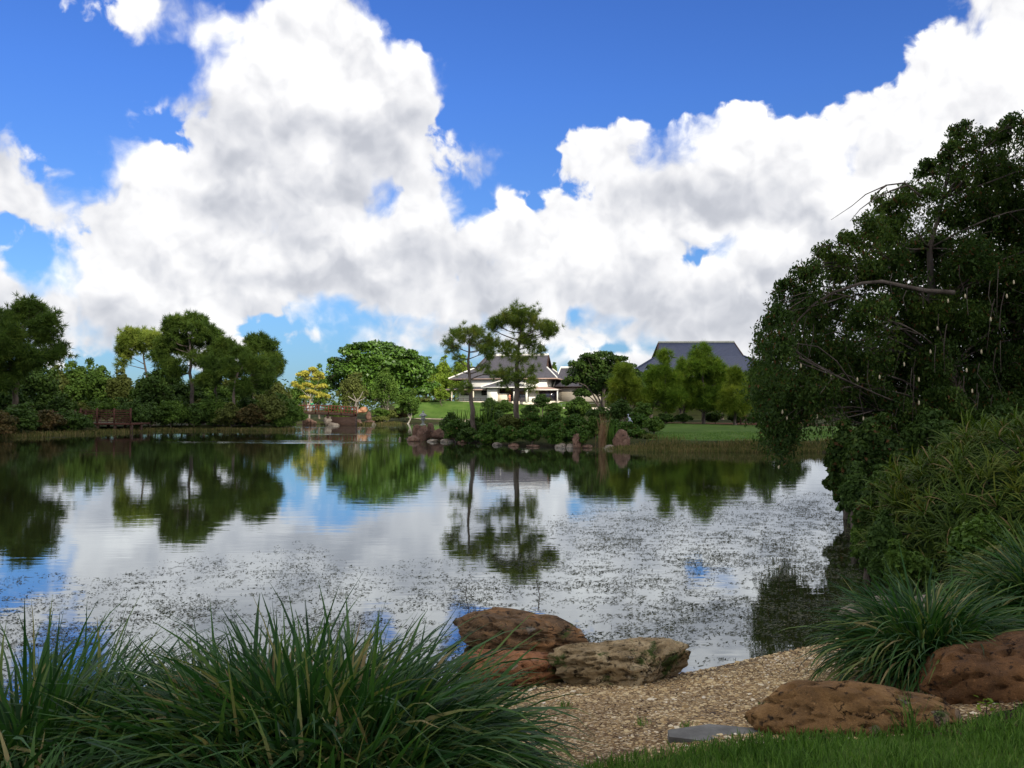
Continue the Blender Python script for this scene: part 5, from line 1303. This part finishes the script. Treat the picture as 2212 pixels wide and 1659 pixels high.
# ------------------------------------------------------------------ right: big weeping tree over the water
def weeping_tree():
    rng = np.random.default_rng(501)
    x0, D0 = 10.6, 20.5
    z0 = hz(x0, D0)
    root = empty('weeping_tree', (x0, D0, z0 - .1), 'huge dark weeping tree leaning over the water on the right, hung with pale pods', 'tree')
    CL = [(2190, 275, 40, 34), (2130, 300, 40, 26), (2075, 280, 30, 18), (2060, 330, 40, 26), (2180, 360, 60, 50), (2110, 380, 60, 40), (2010, 370, 42, 28), (1985, 420, 52, 34), (1920, 435, 40, 26), (2070, 450, 70, 50), (2170, 470, 70, 60),
          (1880, 480, 36, 26), (1840, 520, 38, 28), (1940, 500, 60, 44), (1790, 545, 38, 26), (1740, 585, 36, 28), (1830, 585, 55, 36), (1920, 590, 60, 46), (2010, 550, 70, 60), (2110, 570, 80, 70), (2200, 600, 60, 70),
          (1705, 630, 36, 32), (1680, 690, 34, 36), (1740, 670, 48, 40), (1800, 660, 55, 44), (1680, 750, 34, 36), (1730, 750, 48, 40), (1880, 680, 60, 50), (1970, 670, 66, 60), (2070, 680, 80, 70), (2180, 700, 70, 80),
          (1665, 810, 34, 36), (1700, 840, 46, 44), (1790, 760, 56, 50), (1860, 780, 60, 56), (1950, 780, 70, 64), (2050, 800, 80, 70), (2160, 810, 80, 80),
          (1760, 840, 52, 50), (1840, 870, 60, 50), (1930, 880, 66, 56), (2030, 890, 70, 56), (2140, 900, 80, 60), (1675, 880, 34, 40), (1690, 930, 28, 34), (2290, 330, 70, 60), (2300, 460, 90, 80), (2300, 600, 100, 90), (2310, 740, 110, 90), (2310, 870, 110, 70), (2410, 560, 90, 90), (2420, 720, 90, 90), (2420, 850, 90, 70)]
    cl = []
    for (x, y, rx, ry) in CL:
        D = 19.8 + rng.normal() * 0.9 + (x - 1900) * 0.0012
        p = W(x, y, D); s = D / F
        cl.append((np.array(p), np.array([rx * s, rx * s * 1.3, ry * s])))
    mb = MB()
    trunk = np.array([(x0, D0, z0 - .1), (x0 - .1, D0 - .1, z0 + 1.2), (x0 - .5, D0, z0 + 2.6), (x0 - .9, D0 - .1, z0 + 4.0), (x0 - .9, D0, z0 + 5.4), (x0 - .5, D0 + .1, z0 + 6.6)])
    mb.tube(trunk, [.30, .22, .17, .11, .06, .03], 10)
    for i, (c, r) in enumerate(cl):
        j = int(np.clip(np.argmin(np.abs(trunk[:, 2] - (c[2] - .2 * abs(c[0] - x0)))), 1, 5))
        lp = bend(trunk[j], c, rng, 9, 0.10)
        r1 = 0.024 + 0.010 * rng.random()
        mb.tube(lp, np.linspace(r1, r1 * .3, 9), 5)
        for _ in range(6):
            e = c + unit(rng.normal(size=3)) * r * 1.0
            mb.tube(bend(lp[rng.integers(4, 9)], e, rng, 5, 0.1), np.linspace(.016, .005, 5), 4)
    # the pale limb in the middle, reaching left and drooping
    L1 = [W(2060, 632, 18.9), W(2000, 628, 18.7), W(1950, 618, 18.6), W(1905, 608, 18.5), W(1860, 612, 18.5), W(1800, 632, 18.5), W(1760, 655, 18.5), W(1725, 690, 18.5), W(1695, 740, 18.5), W(1690, 800, 18.6)]
    mb.tube([tuple(p) for p in L1], np.linspace(.055, .010, 10), 6)
    # bare arched twigs standing clear of the crown
    for A_ in ([(1990, 425), (1955, 395), (1915, 400), (1870, 420), (1840, 445), (1795, 475)], [(1960, 400), (1925, 412), (1885, 432), (1858, 452), (1836, 478)], [(1915, 400), (1895, 415), (1880, 440)]):
        mb.tube([tuple(W(x, y, 19)) for x, y in A_], np.linspace(.022, .004, len(A_)), 4)
    for k in range(55):     # pale hanging twigs
        x = rng.uniform(1700, 2190); y = rng.uniform(560, 900); ln = rng.uniform(40, 110)
        D = 18.3 + rng.random() * .5
        mb.tube([tuple(W(x, y, D)), tuple(W(x - 8 * rng.random(), y + ln * .4, D)), tuple(W(x + rng.normal() * 12, y + ln, D))], [.010, .007, .004], 4)
    local(root, mb.build('trunk', M['bark'], loc=tuple(root.location), smooth=True))
    # leaves: clump fill plus hanging strands
    mb = MB()
    c2 = []
    for c, r in cl:
        for _ in range(8):
            d = unit(rng.normal(size=3)); 
            c2.append((c + d * r * 0.62, r * np.array([0.42, 0.42, 0.48])))
    n = 125000
    P, N, _ = sample_clumps(c2, n, rng, .45)
    T = rng.normal(size=(n, 3)) * .6 + np.array([0, 0, -1.0])
    N = N * .5 + rng.normal(size=N.shape) * .8
    L = rng.uniform(.065, .13, n)
    keep = (P[:, 2] > 0.5)
    P, N, T, L = P[keep], N[keep], T[keep], L[keep]
    add_leaves(mb, P, N, L, L * .42, rng, T)
    # strands
    # shaded inner leaves behind the outer clumps
    ci = []
    for (x, y, rx, ry, dd) in ((1960, 720, 130, 110, 22), (2080, 620, 110, 120, 22), (2190, 560, 90, 160, 22), (2120, 800, 140, 120, 22), (1860, 830, 130, 100, 21.5), (1980, 870, 140, 90, 21.5), (1760, 820, 80, 80, 21), (2190, 760, 100, 160, 21.5), (1930, 560, 70, 70, 21.5), (2160, 430, 70, 60, 21.5), (1750, 700, 55, 60, 21), (1700, 880, 60, 50, 20.5), (2060, 900, 160, 60, 21)):
        p = W(x, y, dd); s = dd / F; ci.append((np.array(p), np.array([rx * s, 1.0, ry * s])))
    P2, N2, _ = sample_clumps(ci, 42000, rng, .5)
    L2 = rng.uniform(.09, .17, len(P2)); N2 = N2 * .3 + rng.normal(size=N2.shape)
    add_leaves(mb, P2, N2, L2, L2 * .5, rng)
    SP = []; ST = []
    def strand(x, y, D, ln, k):
        p0 = np.array(W(x, y, D)); s = D / F
        sway = rng.normal(size=2) * .10
        t = np.sort(rng.random(k))
        q_ = p0 + np.stack([sway[0] * t ** 2 * 1.5, sway[1] * t, -ln * t], 1) + rng.normal(size=(k, 3)) * np.array([.05, .05, .02])
        SP.append(q_); ST.append(np.tile([sway[0] * .5, sway[1] * .5, -1.0], (k, 1)) + rng.normal(size=(k, 3)) * .55)
    for _ in range(2000):
        c, r = cl[rng.integers(len(cl))]
        d = unit(rng.normal(size=3)); 
        p = c + d * r * .95
        y = p[1]; xd = p[0] / y * F + 1106
        b = (p[2] - EYE) / y
        yd = 829.5 - F * math.tan(math.atan(b) - PITCH)
        strand(xd, yd, y, rng.uniform(.25, .9), int(rng.uniform(14, 34)))
    for _ in range(150):   # the long curtain above the water
        x = 1685 + rng.normal() * 27; strand(x, rng.uniform(820, 910), 18.6 + rng.normal() * .35, rng.uniform(.5, 1.0) * (1.25 - abs(x - 1685) / 60), 40)
    for _ in range(90):
        x = 1650 + rng.normal() * 14; strand(x, rng.uniform(700, 860), 18.8 + rng.normal() * .3, rng.uniform(.4, .8), 26)
    SPa = np.concatenate(SP); STa = np.concatenate(ST)
    k2 = SPa[:, 2] > 0.45 + 0.0
    SPa, STa = SPa[k2], STa[k2]
    L = rng.uniform(.06, .11, len(SPa))
    add_leaves(mb, SPa, rng.normal(size=SPa.shape), L, L * .42, rng, STa)
    local(root, mb.build('crown', M['weeping'], loc=tuple(root.location)))
    # pale pods
    V, Fc = ico(1)
    first = None
    pods = [(1953, 787), (2088, 800), (2100, 845), (2025, 710), (2140, 690), (2175, 640), (2190, 610), (2085, 640), (1865, 905), (1765, 900), (1700, 905), (1985, 870), (1985, 820), (1900, 815), (1795, 815), (1682, 1008), (1730, 790), (1852, 820), (2010, 760), (1690, 890), (2048, 650), (2120, 760)]
    for (x, y) in pods:
        p = W(x, y, 18.0 - 0.2 * rng.random())
        if first is None:
            mb = MB(); mb.add(V * np.array([.02, .02, .055]), Fc); first = mb.build('seed_pod', M['pod'], root); o = first
        else:
            o = first.copy(); COL.objects.link(o); o.parent = root
        o.location = Vector(p) - root.location
weeping_tree()
WS = 'dense shrubs under the weeping tree'
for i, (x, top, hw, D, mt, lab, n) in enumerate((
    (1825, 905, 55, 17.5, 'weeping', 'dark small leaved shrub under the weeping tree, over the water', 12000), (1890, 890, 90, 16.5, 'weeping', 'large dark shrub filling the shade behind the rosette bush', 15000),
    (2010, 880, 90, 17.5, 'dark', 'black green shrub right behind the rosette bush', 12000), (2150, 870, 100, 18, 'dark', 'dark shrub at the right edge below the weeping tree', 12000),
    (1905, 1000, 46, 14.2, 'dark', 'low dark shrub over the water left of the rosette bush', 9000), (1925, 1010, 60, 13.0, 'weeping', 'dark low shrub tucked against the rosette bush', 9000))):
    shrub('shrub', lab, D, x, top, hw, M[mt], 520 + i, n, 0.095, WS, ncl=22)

# ------------------------------------------------------------------ right: bush of strap leaf rosettes
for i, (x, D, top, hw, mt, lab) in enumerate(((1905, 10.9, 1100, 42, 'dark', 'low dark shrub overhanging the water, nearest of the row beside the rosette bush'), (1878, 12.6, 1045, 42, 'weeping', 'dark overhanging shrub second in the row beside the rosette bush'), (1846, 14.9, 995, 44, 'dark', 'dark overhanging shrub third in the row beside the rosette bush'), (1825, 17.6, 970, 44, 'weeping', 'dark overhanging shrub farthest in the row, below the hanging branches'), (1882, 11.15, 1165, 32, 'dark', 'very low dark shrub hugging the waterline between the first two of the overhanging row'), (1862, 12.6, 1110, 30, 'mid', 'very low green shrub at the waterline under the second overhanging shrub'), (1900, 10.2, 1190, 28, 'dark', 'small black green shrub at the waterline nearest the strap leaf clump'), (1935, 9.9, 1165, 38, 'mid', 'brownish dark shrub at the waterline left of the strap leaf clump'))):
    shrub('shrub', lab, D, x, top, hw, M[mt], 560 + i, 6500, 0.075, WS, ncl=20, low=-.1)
def rosette_bush():
    rng = np.random.default_rng(601)
    cx, cy = 6.85, 11.6
    root = empty('rosette_bush', (cx, cy, hz(cx, cy)), 'big dome of yellow green narrow leaf rosettes on the right bank', 'bush')
    R = np.array([1.92, 2.0, 1.80])
    n = 620
    d = unit(rng.normal(size=(n, 3))); d[:, 2] = np.abs(d[:, 2]) * 1.1 - 0.05; d = unit(d)
    lump = 1 + 0.09 * np.array([mn.noise(Vector(v) * 2.6) for v in d]) + rng.normal(size=n) * .045
    P = np.array([cx, cy, 0.02]) + d * R * lump[:, None]
    P = P[P[:, 2] > 0.12]
    dd = unit((P - np.array([cx, cy, 0])) / R)
    mb = MB()
    m = len(P); k = 18
    base = np.repeat(P, k, 0); dn = np.repeat(dd, k, 0)
    axis = unit(dn + np.array([0, 0, 0.9]) + rng.normal(size=(m * k, 3)) * .08)
    out = unit(rng.normal(size=(m * k, 3))); out = unit(out - axis * (out * axis).sum(1, keepdims=True))
    ang = rng.uniform(.35, 1.35, m * k)[:, None]
    L = (rng.uniform(.18, .40, m * k) * np.repeat(rng.uniform(.7, 1.25, m), k))[:, None]
    side = np.cross(out, axis)
    c0 = base; c1 = base + (axis * np.cos(ang) + out * np.sin(ang)) * L * .5
    c2 = c1 + (axis * np.cos(ang + .35) + out * np.sin(ang + .35)) * L * .3 ; c3 = c2 + (axis * np.cos(ang + .8) + out * np.sin(ang + .8)) * L * .25
    w = .0085
    V = np.stack([c0 - side * w * .6, c0 + side * w * .6, c1 - side * w, c1 + side * w, c2 - side * w * .75, c2 + side * w * .75, c3 - side * w * .1, c3 + side * w * .1], 1)
    F0 = np.array([(0, 1, 3, 2), (2, 3, 5, 4), (4, 5, 7, 6)])
    Fc = (np.arange(m * k)[:, None, None] * 8 + F0[None]).reshape(-1, 4)
    mb.add(V.reshape(-1, 3), Fc)
    local(root, mb.build('rosette_foliage', M['papyrus'], loc=tuple(root.location)))
    mb = MB()
    for i in range(0, m, 7):
        mb.tube(bend((cx + rng.normal() * .4, cy + rng.normal() * .4, 0.1), P[i], rng, 5, 0.08), [.02, .018, .015, .012, .008], 4)
    local(root, mb.build('stem', M['bark_dark'], loc=tuple(root.location)))
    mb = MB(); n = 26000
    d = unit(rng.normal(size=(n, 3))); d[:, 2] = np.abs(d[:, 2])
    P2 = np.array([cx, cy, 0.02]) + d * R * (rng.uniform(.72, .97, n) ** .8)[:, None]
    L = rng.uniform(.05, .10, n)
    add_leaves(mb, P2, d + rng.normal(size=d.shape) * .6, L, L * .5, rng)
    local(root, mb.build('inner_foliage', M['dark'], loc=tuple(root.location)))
    # broad leaved climber low on the water side
rosette_bush()
shrub('shrub', 'broad leaved green climber low on the rosette bush', 9.9, 2110, 1110, 80, M['mid'], 640, 5500, 0.075, None, ncl=20, cat='shrub')
shrub('shrub', 'dull green leafy shrub at the waterline below the rosette bush', 9.9, 1965, 1185, 55, M['mid'], 641, 5000, 0.06, None, ncl=18)
shrub('shrub', 'brownish green shrub between the rosette bush and the strap leaf clumps', 9.3, 2140, 1180, 90, M['olive'], 642, 6000, 0.06, None, ncl=18)

# ------------------------------------------------------------------ strap leaf clumps (foreground)
def strap_clump(label, x, y, R, H, n, seed, name='strap_leaf_clump', wide=(1.0, 1.0), w=0.0155, lay=0.0):
    rng = np.random.default_rng(seed)
    z = hz(x, y)
    root_pts = []
    a = rng.uniform(0, 2 * math.pi, n); r = R * .42 * np.sqrt(rng.random(n))
    bx_ = x + np.cos(a) * r * wide[0]; by_ = y + np.sin(a) * r * wide[1]
    base = np.stack([bx_, by_, ht(bx_, by_) - 0.01], 1)
    az_ = a + rng.normal(size=n) * .75
    rel = r / (R * .42)
    th0 = np.clip(0.22 + rel * 0.60 + rng.normal(size=n) * .26, 0.0, 1.35) + lay * rng.random(n)
    curl = np.clip(1.15 + rel * 0.8 + rng.normal(size=n) * .45, 0.35, 2.5)
    L = H * 1.45 * np.clip(rng.normal(1.0, .13, n), .6, 1.3)
    # a few stiff tall ones
    st = rng.random(n) < .035
    curl[st] *= .3; L[st] *= .98; th0[st] *= .7
    mb = MB()
    ribbons(mb, base, az_, th0, curl, L, w * rng.uniform(.7, 1.35, n), rng, 8, 1.4, .45)
    # dead straw at the foot
    m = n // 10
    ribbons(mb, base[:m] + (0, 0, .01), az_[:m], rng.uniform(.9, 1.5, m), rng.uniform(.2, .6, m), L[:m] * .6, np.full(m, w * .6), rng, 5)
    o = mb.build(name, M['liriope'], loc=(x, y, z))
    return tag(o, label, 'plant', 'strap leaf clumps on the near shore')
strap_clump('broadest strap leaf clump, right half of the mass at the bottom left', -0.86, 3.90, .95, .64, 4800, 701, wide=(1.2, .8))
strap_clump('strap leaf clump forming the left half of the broad mass', -1.22, 4.0, .80, .60, 3000, 702, wide=(1.0, .8))
strap_clump('tall strap leaf clump at the left edge of the view', -2.15, 3.95, .85, .66, 3000, 703)
strap_clump('low strap leaf clump in the bottom left corner', -1.72, 3.10, .65, .40, 2000, 704)
strap_clump('front strap leaf clump at the bottom centre', -0.74, 3.25, .72, .42, 2600, 705, wide=(1.2, .8))
strap_clump('strap leaf clump leaning over the gravel at the right end of the broad mass', -0.52, 3.62, .60, .42, 2200, 706)
strap_clump('dark strap leaf clump over the large rust boulder on the right', 2.76, 5.95, .50, .50, 1700, 711, w=0.012)
strap_clump('strap leaf clump at the right edge below the rosette bush', 4.28, 7.1, .60, .55, 1600, 712, w=0.012)

# foreground lawn and pebbles (uncountable)
def scatter(poly, n, rng):
    P = np.array(poly); out = []
    while sum(len(o) for o in out) < n:
        q_ = rng.uniform(P.min(0), P.max(0), (n, 2)); out.append(q_[in_poly(q_[:, 0], q_[:, 1], poly)])
    return np.concatenate(out)[:n]
rngf = np.random.default_rng(9)
GL = [(0.10, 2.3), (0.16, 4.33), (0.5, 4.45), (1.0, 4.50), (1.6, 4.48), (2.3, 4.56), (3.0, 4.80), (3.6, 5.0), (3.6, 2.3)]
q_ = scatter(GL, 74000, rngf)
bare = np.hypot((q_[:, 0] - 0.42) / .20, (q_[:, 1] - 3.98) / .13) < 1 + .3 * np.sin(q_[:, 0] * 23)
dens = np.array([mn.noise(Vector((a * 2.2, b_ * 2.2, 0))) for a, b_ in q_])
gq = q_[(~bare) & (rngf.random(len(q_)) < .72 + dens * .8)]
mb = MB(); n = len(gq)
ribbons(mb, np.stack([gq[:, 0], gq[:, 1], ht(gq[:, 0], gq[:, 1])], 1), rngf.uniform(0, 6.28, n), np.abs(rngf.normal(size=n)) * .4, np.abs(rngf.normal(size=n)) * .7, rngf.uniform(.03, .085, n), rngf.uniform(.003, .0055, n), rngf, 3)
tag(mb.build('lawn_grass', M['grass']), kind='stuff')
bq = q_[bare]; bq = np.concatenate([bq, bq + rngf.normal(size=bq.shape) * .02]); n = len(bq)
mb = MB(); ribbons(mb, np.stack([bq[:, 0], bq[:, 1], ht(bq[:, 0], bq[:, 1])], 1), rngf.uniform(0, 6.28, n), rngf.uniform(.5, 1.5, n), rngf.uniform(.1, .8, n), rngf.uniform(.03, .09, n), np.full(n, .003), rngf, 3)
tag(mb.build('thatch', M['thatch']), kind='stuff')
sheet('lawn', [(-0.1, 1.2), (0.05, 4.25), (0.5, 4.35), (1.0, 4.40), (1.6, 4.40), (2.3, 4.48), (3.0, 4.75), (6, 6), (9, 8), (14, 8), (14, 1.2)], 0.05, M['lawn'], 0.008, rag=.02)

q_ = scatter(GRAVEL, 46000, rngf)
n = len(q_); z = ht(q_[:, 0], q_[:, 1]) + .003
den = np.array([mn.noise(Vector((a * 1.3, b_ * 1.3, 4.0))) for a, b_ in q_]) + 0.25 * (q_[:, 1] - 5.3)
k = rngf.random(n) < np.clip(.55 + den * .9, .10, 1.0); q_ = q_[k]; z = z[k]; n = len(q_)
s_ = rngf.uniform(.004, .0125, n) * (1 + 1.2 * rngf.random(n) * (rngf.random(n) < .12))
octv = np.array([(1, 0, 0), (0, 1, 0), (-1, 0, 0), (0, -1, 0), (0, 0, .7), (.75, .75, .35), (-.75, .7, .35), (-.7, -.75, .35), (.7, -.75, .35)])
an = rngf.uniform(0, 6.28, n); ca, sa = np.cos(an), np.sin(an)
B0 = octv[None] * (1 + rngf.normal(size=(n, 9, 1)) * .14) * s_[:, None, None] * np.stack([np.ones(n), rngf.uniform(.6, 1, n), rngf.uniform(.6, 1, n)], 1)[:, None, :]
Vp = np.stack([B0[..., 0] * ca[:, None] - B0[..., 1] * sa[:, None] + q_[:, 0:1], B0[..., 0] * sa[:, None] + B0[..., 1] * ca[:, None] + q_[:, 1:2], B0[..., 2] + z[:, None]], -1)
F0 = np.array([(0, 5, 4), (5, 1, 4), (1, 6, 4), (6, 2, 4), (2, 7, 4), (7, 3, 4), (3, 8, 4), (8, 0, 4)])
mb = MB(); mb.add(Vp.reshape(-1, 3), (np.arange(n)[:, None, None] * 9 + F0[None]).reshape(-1, 3))
tag(mb.build('gravel', M['pebble']), kind='stuff')

# small seedling beside the right boulder and grass tuft before the low boulder
def seedling(lab, x, y, h, seed, n=16):
    rng = np.random.default_rng(seed); z = hz(x, y)
    r = empty('seedling', (x, y, z), lab, 'plant')
    mb = MB(); mb.tube([(0, 0, 0), (.005, 0, h * .6), (0, .005, h)], [.003, .0025, .002], 5); mb.build('stem', M['bark_dark'], r)
    mb = MB(); P = np.stack([rng.normal(size=n) * .03, rng.normal(size=n) * .03, h * rng.uniform(.5, 1.1, n)], 1)
    add_leaves(mb, P, np.tile([0, 0, 1.], (n, 1)) + rng.normal(size=(n, 3)) * .4, .04, .022, rng); mb.build('leaf_cluster', M['fresh'], r)
seedling('tiny bright seedling at the foot of the large rust boulder', WX(2118, 4.65), 4.65, .10, 1)
def tuft(lab, x, y, h, n, seed, mat='grass'):
    rng = np.random.default_rng(seed); mb = MB(); z = hz(x, y)
    b = np.stack([x + rng.normal(size=n) * .02, y + rng.normal(size=n) * .02, np.full(n, z)], 1)
    ribbons(mb, b, rng.uniform(0, 6.28, n), np.abs(rng.normal(size=n)) * .35, rng.uniform(.2, .9, n), h * rng.uniform(.6, 1.2, n), np.full(n, .004), rng, 5)
    tag(mb.build('grass_tuft', M[mat], loc=(x, y, z)), lab, 'grass')
tuft('loose grass tuft growing against the front of the long low boulder', WX(1960, 4.35), 4.35, .22, 46, 3)
tuft('small grass tuft on the gravel beside the grey stepping stone', WX(1480, 4.9), 4.9, .06, 24, 4)
# leaf litter
rl = np.random.default_rng(44); q_ = scatter([(1.9, 4.3), (3.4, 4.6), (3.2, 5.4), (2.5, 4.75)], 900, rl)
mb = MB(); P = np.stack([q_[:, 0], q_[:, 1], ht(q_[:, 0], q_[:, 1]) + .018], 1)
add_leaves(mb, P, np.tile([0, 0, 1.], (len(P), 1)) + rl.normal(size=P.shape) * .35, rl.uniform(.012, .03, len(P)), .011, rl)
tag(mb.build('leaf_litter', M['thatch']), kind='stuff')
rl = np.random.default_rng(45); q_ = scatter(GRAVEL, 2600, rl)
kq = np.array([mn.noise(Vector((a * 2.1, b_ * 2.1, 9.0))) for a, b_ in q_]) > .02
q_ = q_[kq]; mb = MB(); P = np.stack([q_[:, 0], q_[:, 1], ht(q_[:, 0], q_[:, 1]) + .012], 1)
add_leaves(mb, P, np.tile([0, 0, 1.], (len(P), 1)) + rl.normal(size=P.shape) * .4, rl.uniform(.012, .035, len(P)), .009, rl)
tag(mb.build('leaf_litter', M['thatch']), kind='stuff')
for k, (x, y, hh, nn) in enumerate(((0.75, 5.1, .05, 30), (1.55, 5.5, .04, 30), (0.35, 5.9, .05, 40))):
    tuft(['low green sprout in the middle of the gravel, nearest the grass', 'low green sprout on the gravel before the long boulder', 'low green sprout on the gravel below the mossy boulder', 'low green sprout on the gravel spit'][k], x, y, hh, nn, 20 + k)
# bare twigs rising from the shallows
def twig(lab, xd, yb, yt, D, seed):
    rng = np.random.default_rng(seed); b = W(xd, yb, D)
    r = empty('water_sprig', (b.x, b.y, b.z), lab, 'plant', 'thin sprigs standing in the pond')
    mb = MB(); top = W(xd - 3, yt, D); h = top.z - b.z
    pts = [(0, 0, 0), (h * .05, 0, h * .4), (-h * .03, 0, h * .75), (0, 0, h)]
    mb.tube(pts, [.004, .0035, .003, .0015], 4)
    for k in range(5):
        zz = h * rng.uniform(.3, .9); mb.tube([(0, 0, zz), (rng.normal() * h * .12, 0, zz + h * .10)], [.0018, .001], 3)
    mb.build('stem', M['bark_dark'], r)
    mb = MB(); P = np.stack([rng.normal(size=14) * h * .06, rng.normal(size=14) * .02, h * rng.uniform(.3, 1, 14)], 1)
    add_leaves(mb, P, rng.normal(size=(14, 3)), .02, .008, rng); mb.build('leaf_cluster', M['dark'], r)
twig('thin leafy sprig rising just behind the dark topped boulder', 1162, 1320, 1238, 7.9, 1)
twig('short sprig in the pond left of the dark topped boulder', 1008, 1355, 1262, 8.4, 2)
twig('sprig in the water between the two boulders and the gravel spit', 1682, 1262, 1222, 11, 3)

# ------------------------------------------------------------------ floating pond weed
def pond_weed():
    rng = np.random.default_rng(55)
    n = 800000
    # spread in view angle so that density per area falls off with distance only mildly
    y = 5.5 + (26 - 5.5) * rng.random(n) ** 0.75
    x = rng.uniform(-0.66, 0.62, n) * y
    lim = np.interp(x / y, [-.6, -.35, -.1, 0.03, .12, .25, .4], [12.0, 12.6, 13.4, 15.8, 21, 24, 26])
    lim = lim * (1 + .08 * np.sin(x * 1.3) + .04 * np.sin(x * 3.7 + y))
    ok = (y < lim) & (pond_sd(x, y) < -0.03)
    x, y, lim = x[ok], y[ok], lim[ok]
    a = np.array([mn.fractal(Vector((p * .9, q_ * .9, 2.0)), 1.0, 2.0, 3) for p, q_ in zip(x, y)])
    b = np.array([mn.noise(Vector((p * 4.2, q_ * 5.5, 7.0))) for p, q_ in zip(x, y)])
    fade = np.clip((lim - y) / (lim * .35), 0, 1)
    pr = np.clip(.25 + a * .45 + b * .60, 0.0, 1) * (.18 + .82 * fade)
    keep = rng.random(len(x)) < pr
    x, y = x[keep], y[keep]; n = len(x)
    L = rng.uniform(.014, .052, n) * (1 + .5 * (rng.random(n) < .1)); w = L * rng.uniform(.14, .36, n)
    an = rng.normal(size=n) * .9; ca, sa = np.cos(an), np.sin(an)
    hgt = rng.uniform(.002, .010, n) + .012 * (rng.random(n) < .12)
    loc = np.array([[(-.5, 0, .2), (-.1, .5, .3), (.5, .05, 1.0), (.1, -.5, .2)]]).repeat(n, 0) * 1.0
    loc = loc + rng.normal(size=loc.shape) * .13
    lx_ = loc[..., 0] * L[:, None]; ly_ = loc[..., 1] * w[:, None]; lz = np.abs(loc[..., 2]) * hgt[:, None] + .0015
    V = np.stack([x[:, None] + lx_ * ca[:, None] - ly_ * sa[:, None], y[:, None] + lx_ * sa[:, None] + ly_ * ca[:, None], lz], -1)
    mb = MB(); mb.add(V.reshape(-1, 3), np.arange(n * 4).reshape(n, 4))
    tag(mb.build('pond_weed', M['weed']), kind='stuff')
    print('weed', n)
pond_weed()

# ------------------------------------------------------------------ unseen cloud added behind the camera, outlined to shade the pond and banks
def shade_cloud():
    H = 420.0
    off = np.array([SUN.x, SUN.y]) / SUN.z * H
    poly = [(-330, -120), (-330, 150), (-72, 140), (-60, 129), (-47, 136), (-40, 134), (-28, 128), (-14, 122), (-4, 126), (3, 132), (6, 150), (9, 170), (9, 215), (16, 262), (150, 300), (330, 260), (330, -120)]  # outline leaves a gap so sun reaches the pavilion and yellow tree
    P = np.array(poly, float)
    xs = np.linspace(-335, 335, 190); ys = np.linspace(-125, 305, 140)
    X, Y = np.meshgrid(xs, ys, indexing='ij')
    d = np.full(X.shape, 1e9)
    for i in range(len(P)):
        ax, ay = P[i]; bx_, by_ = P[(i + 1) % len(P)]; ex, ey = bx_ - ax, by_ - ay
        t = np.clip(((X - ax) * ex + (Y - ay) * ey) / (ex * ex + ey * ey), 0, 1)
        d = np.minimum(d, np.hypot(X - ax - t * ex, Y - ay - t * ey))
    ins = in_poly(X, Y, poly)
    nz = np.array([mn.fractal(Vector((a * .02, b_ * .02, 1.0)), 1., 2., 4) for a, b_ in zip(X.ravel(), Y.ravel())]).reshape(X.shape)
    th = np.where(ins, np.minimum(d, 60) ** .5 * 6.0 * (1 + .35 * nz), 0)
    n = len(ys)
    keep = (ins[:-1, :-1] & ins[1:, :-1] & ins[:-1, 1:] & ins[1:, 1:])
    i, j = np.nonzero(keep); a = i * n + j
    Fc = np.stack([a, a + n, a + n + 1, a + 1], 1)
    Vt = np.stack([X + off[0], Y + off[1], H + th], -1).reshape(-1, 3); Vb = np.stack([X + off[0], Y + off[1], H - th * .35 - .5], -1).reshape(-1, 3)
    mb = MB(); mb.add(Vt, Fc); mb.add(Vb, Fc[:, ::-1])
    m, g, out = new_mat('shade_cloud_mat')
    tcn = g.n('ShaderNodeTexCoord')
    c = g.ramp(g.noise(tcn.outputs['Object'], 0.02, 5).outputs[0], [(0.3, (0.78, 0.79, 0.82)), (0.7, (0.88, 0.88, 0.88))])
    df = g.n('ShaderNodeBsdfDiffuse'); g.put(df, 0, c); tr = g.n('ShaderNodeBsdfTranslucent'); g.put(tr, 0, c)
    mx = g.n('ShaderNodeMixShader'); g.put(mx, 0, 0.5); g.t.links.new(df.outputs[0], mx.inputs[1]); g.t.links.new(tr.outputs[0], mx.inputs[2])
    tp = g.n('ShaderNodeBsdfTransparent'); pz = g.n('ShaderNodeNewGeometry'); sz_ = g.n('ShaderNodeSeparateXYZ'); g.put(sz_, 0, pz.outputs['Position']); m2 = g.n('ShaderNodeMixShader'); g.put(m2, 0, g.m('MULTIPLY_ADD', g.smooth(sz_.outputs[1], float(off[1]) + 25, float(off[1]) + 70), 0.56, 0.10)); g.t.links.new(mx.outputs[0], m2.inputs[1]); g.t.links.new(tp.outputs[0], m2.inputs[2]); g.t.links.new(m2.outputs[0], out.inputs[0])  # more see-through past the near shore, letting extra sun onto far trees
    tag(mb.build('cloud', m, smooth=True), kind='structure')  # added sun blocker, stays out of view
shade_cloud()
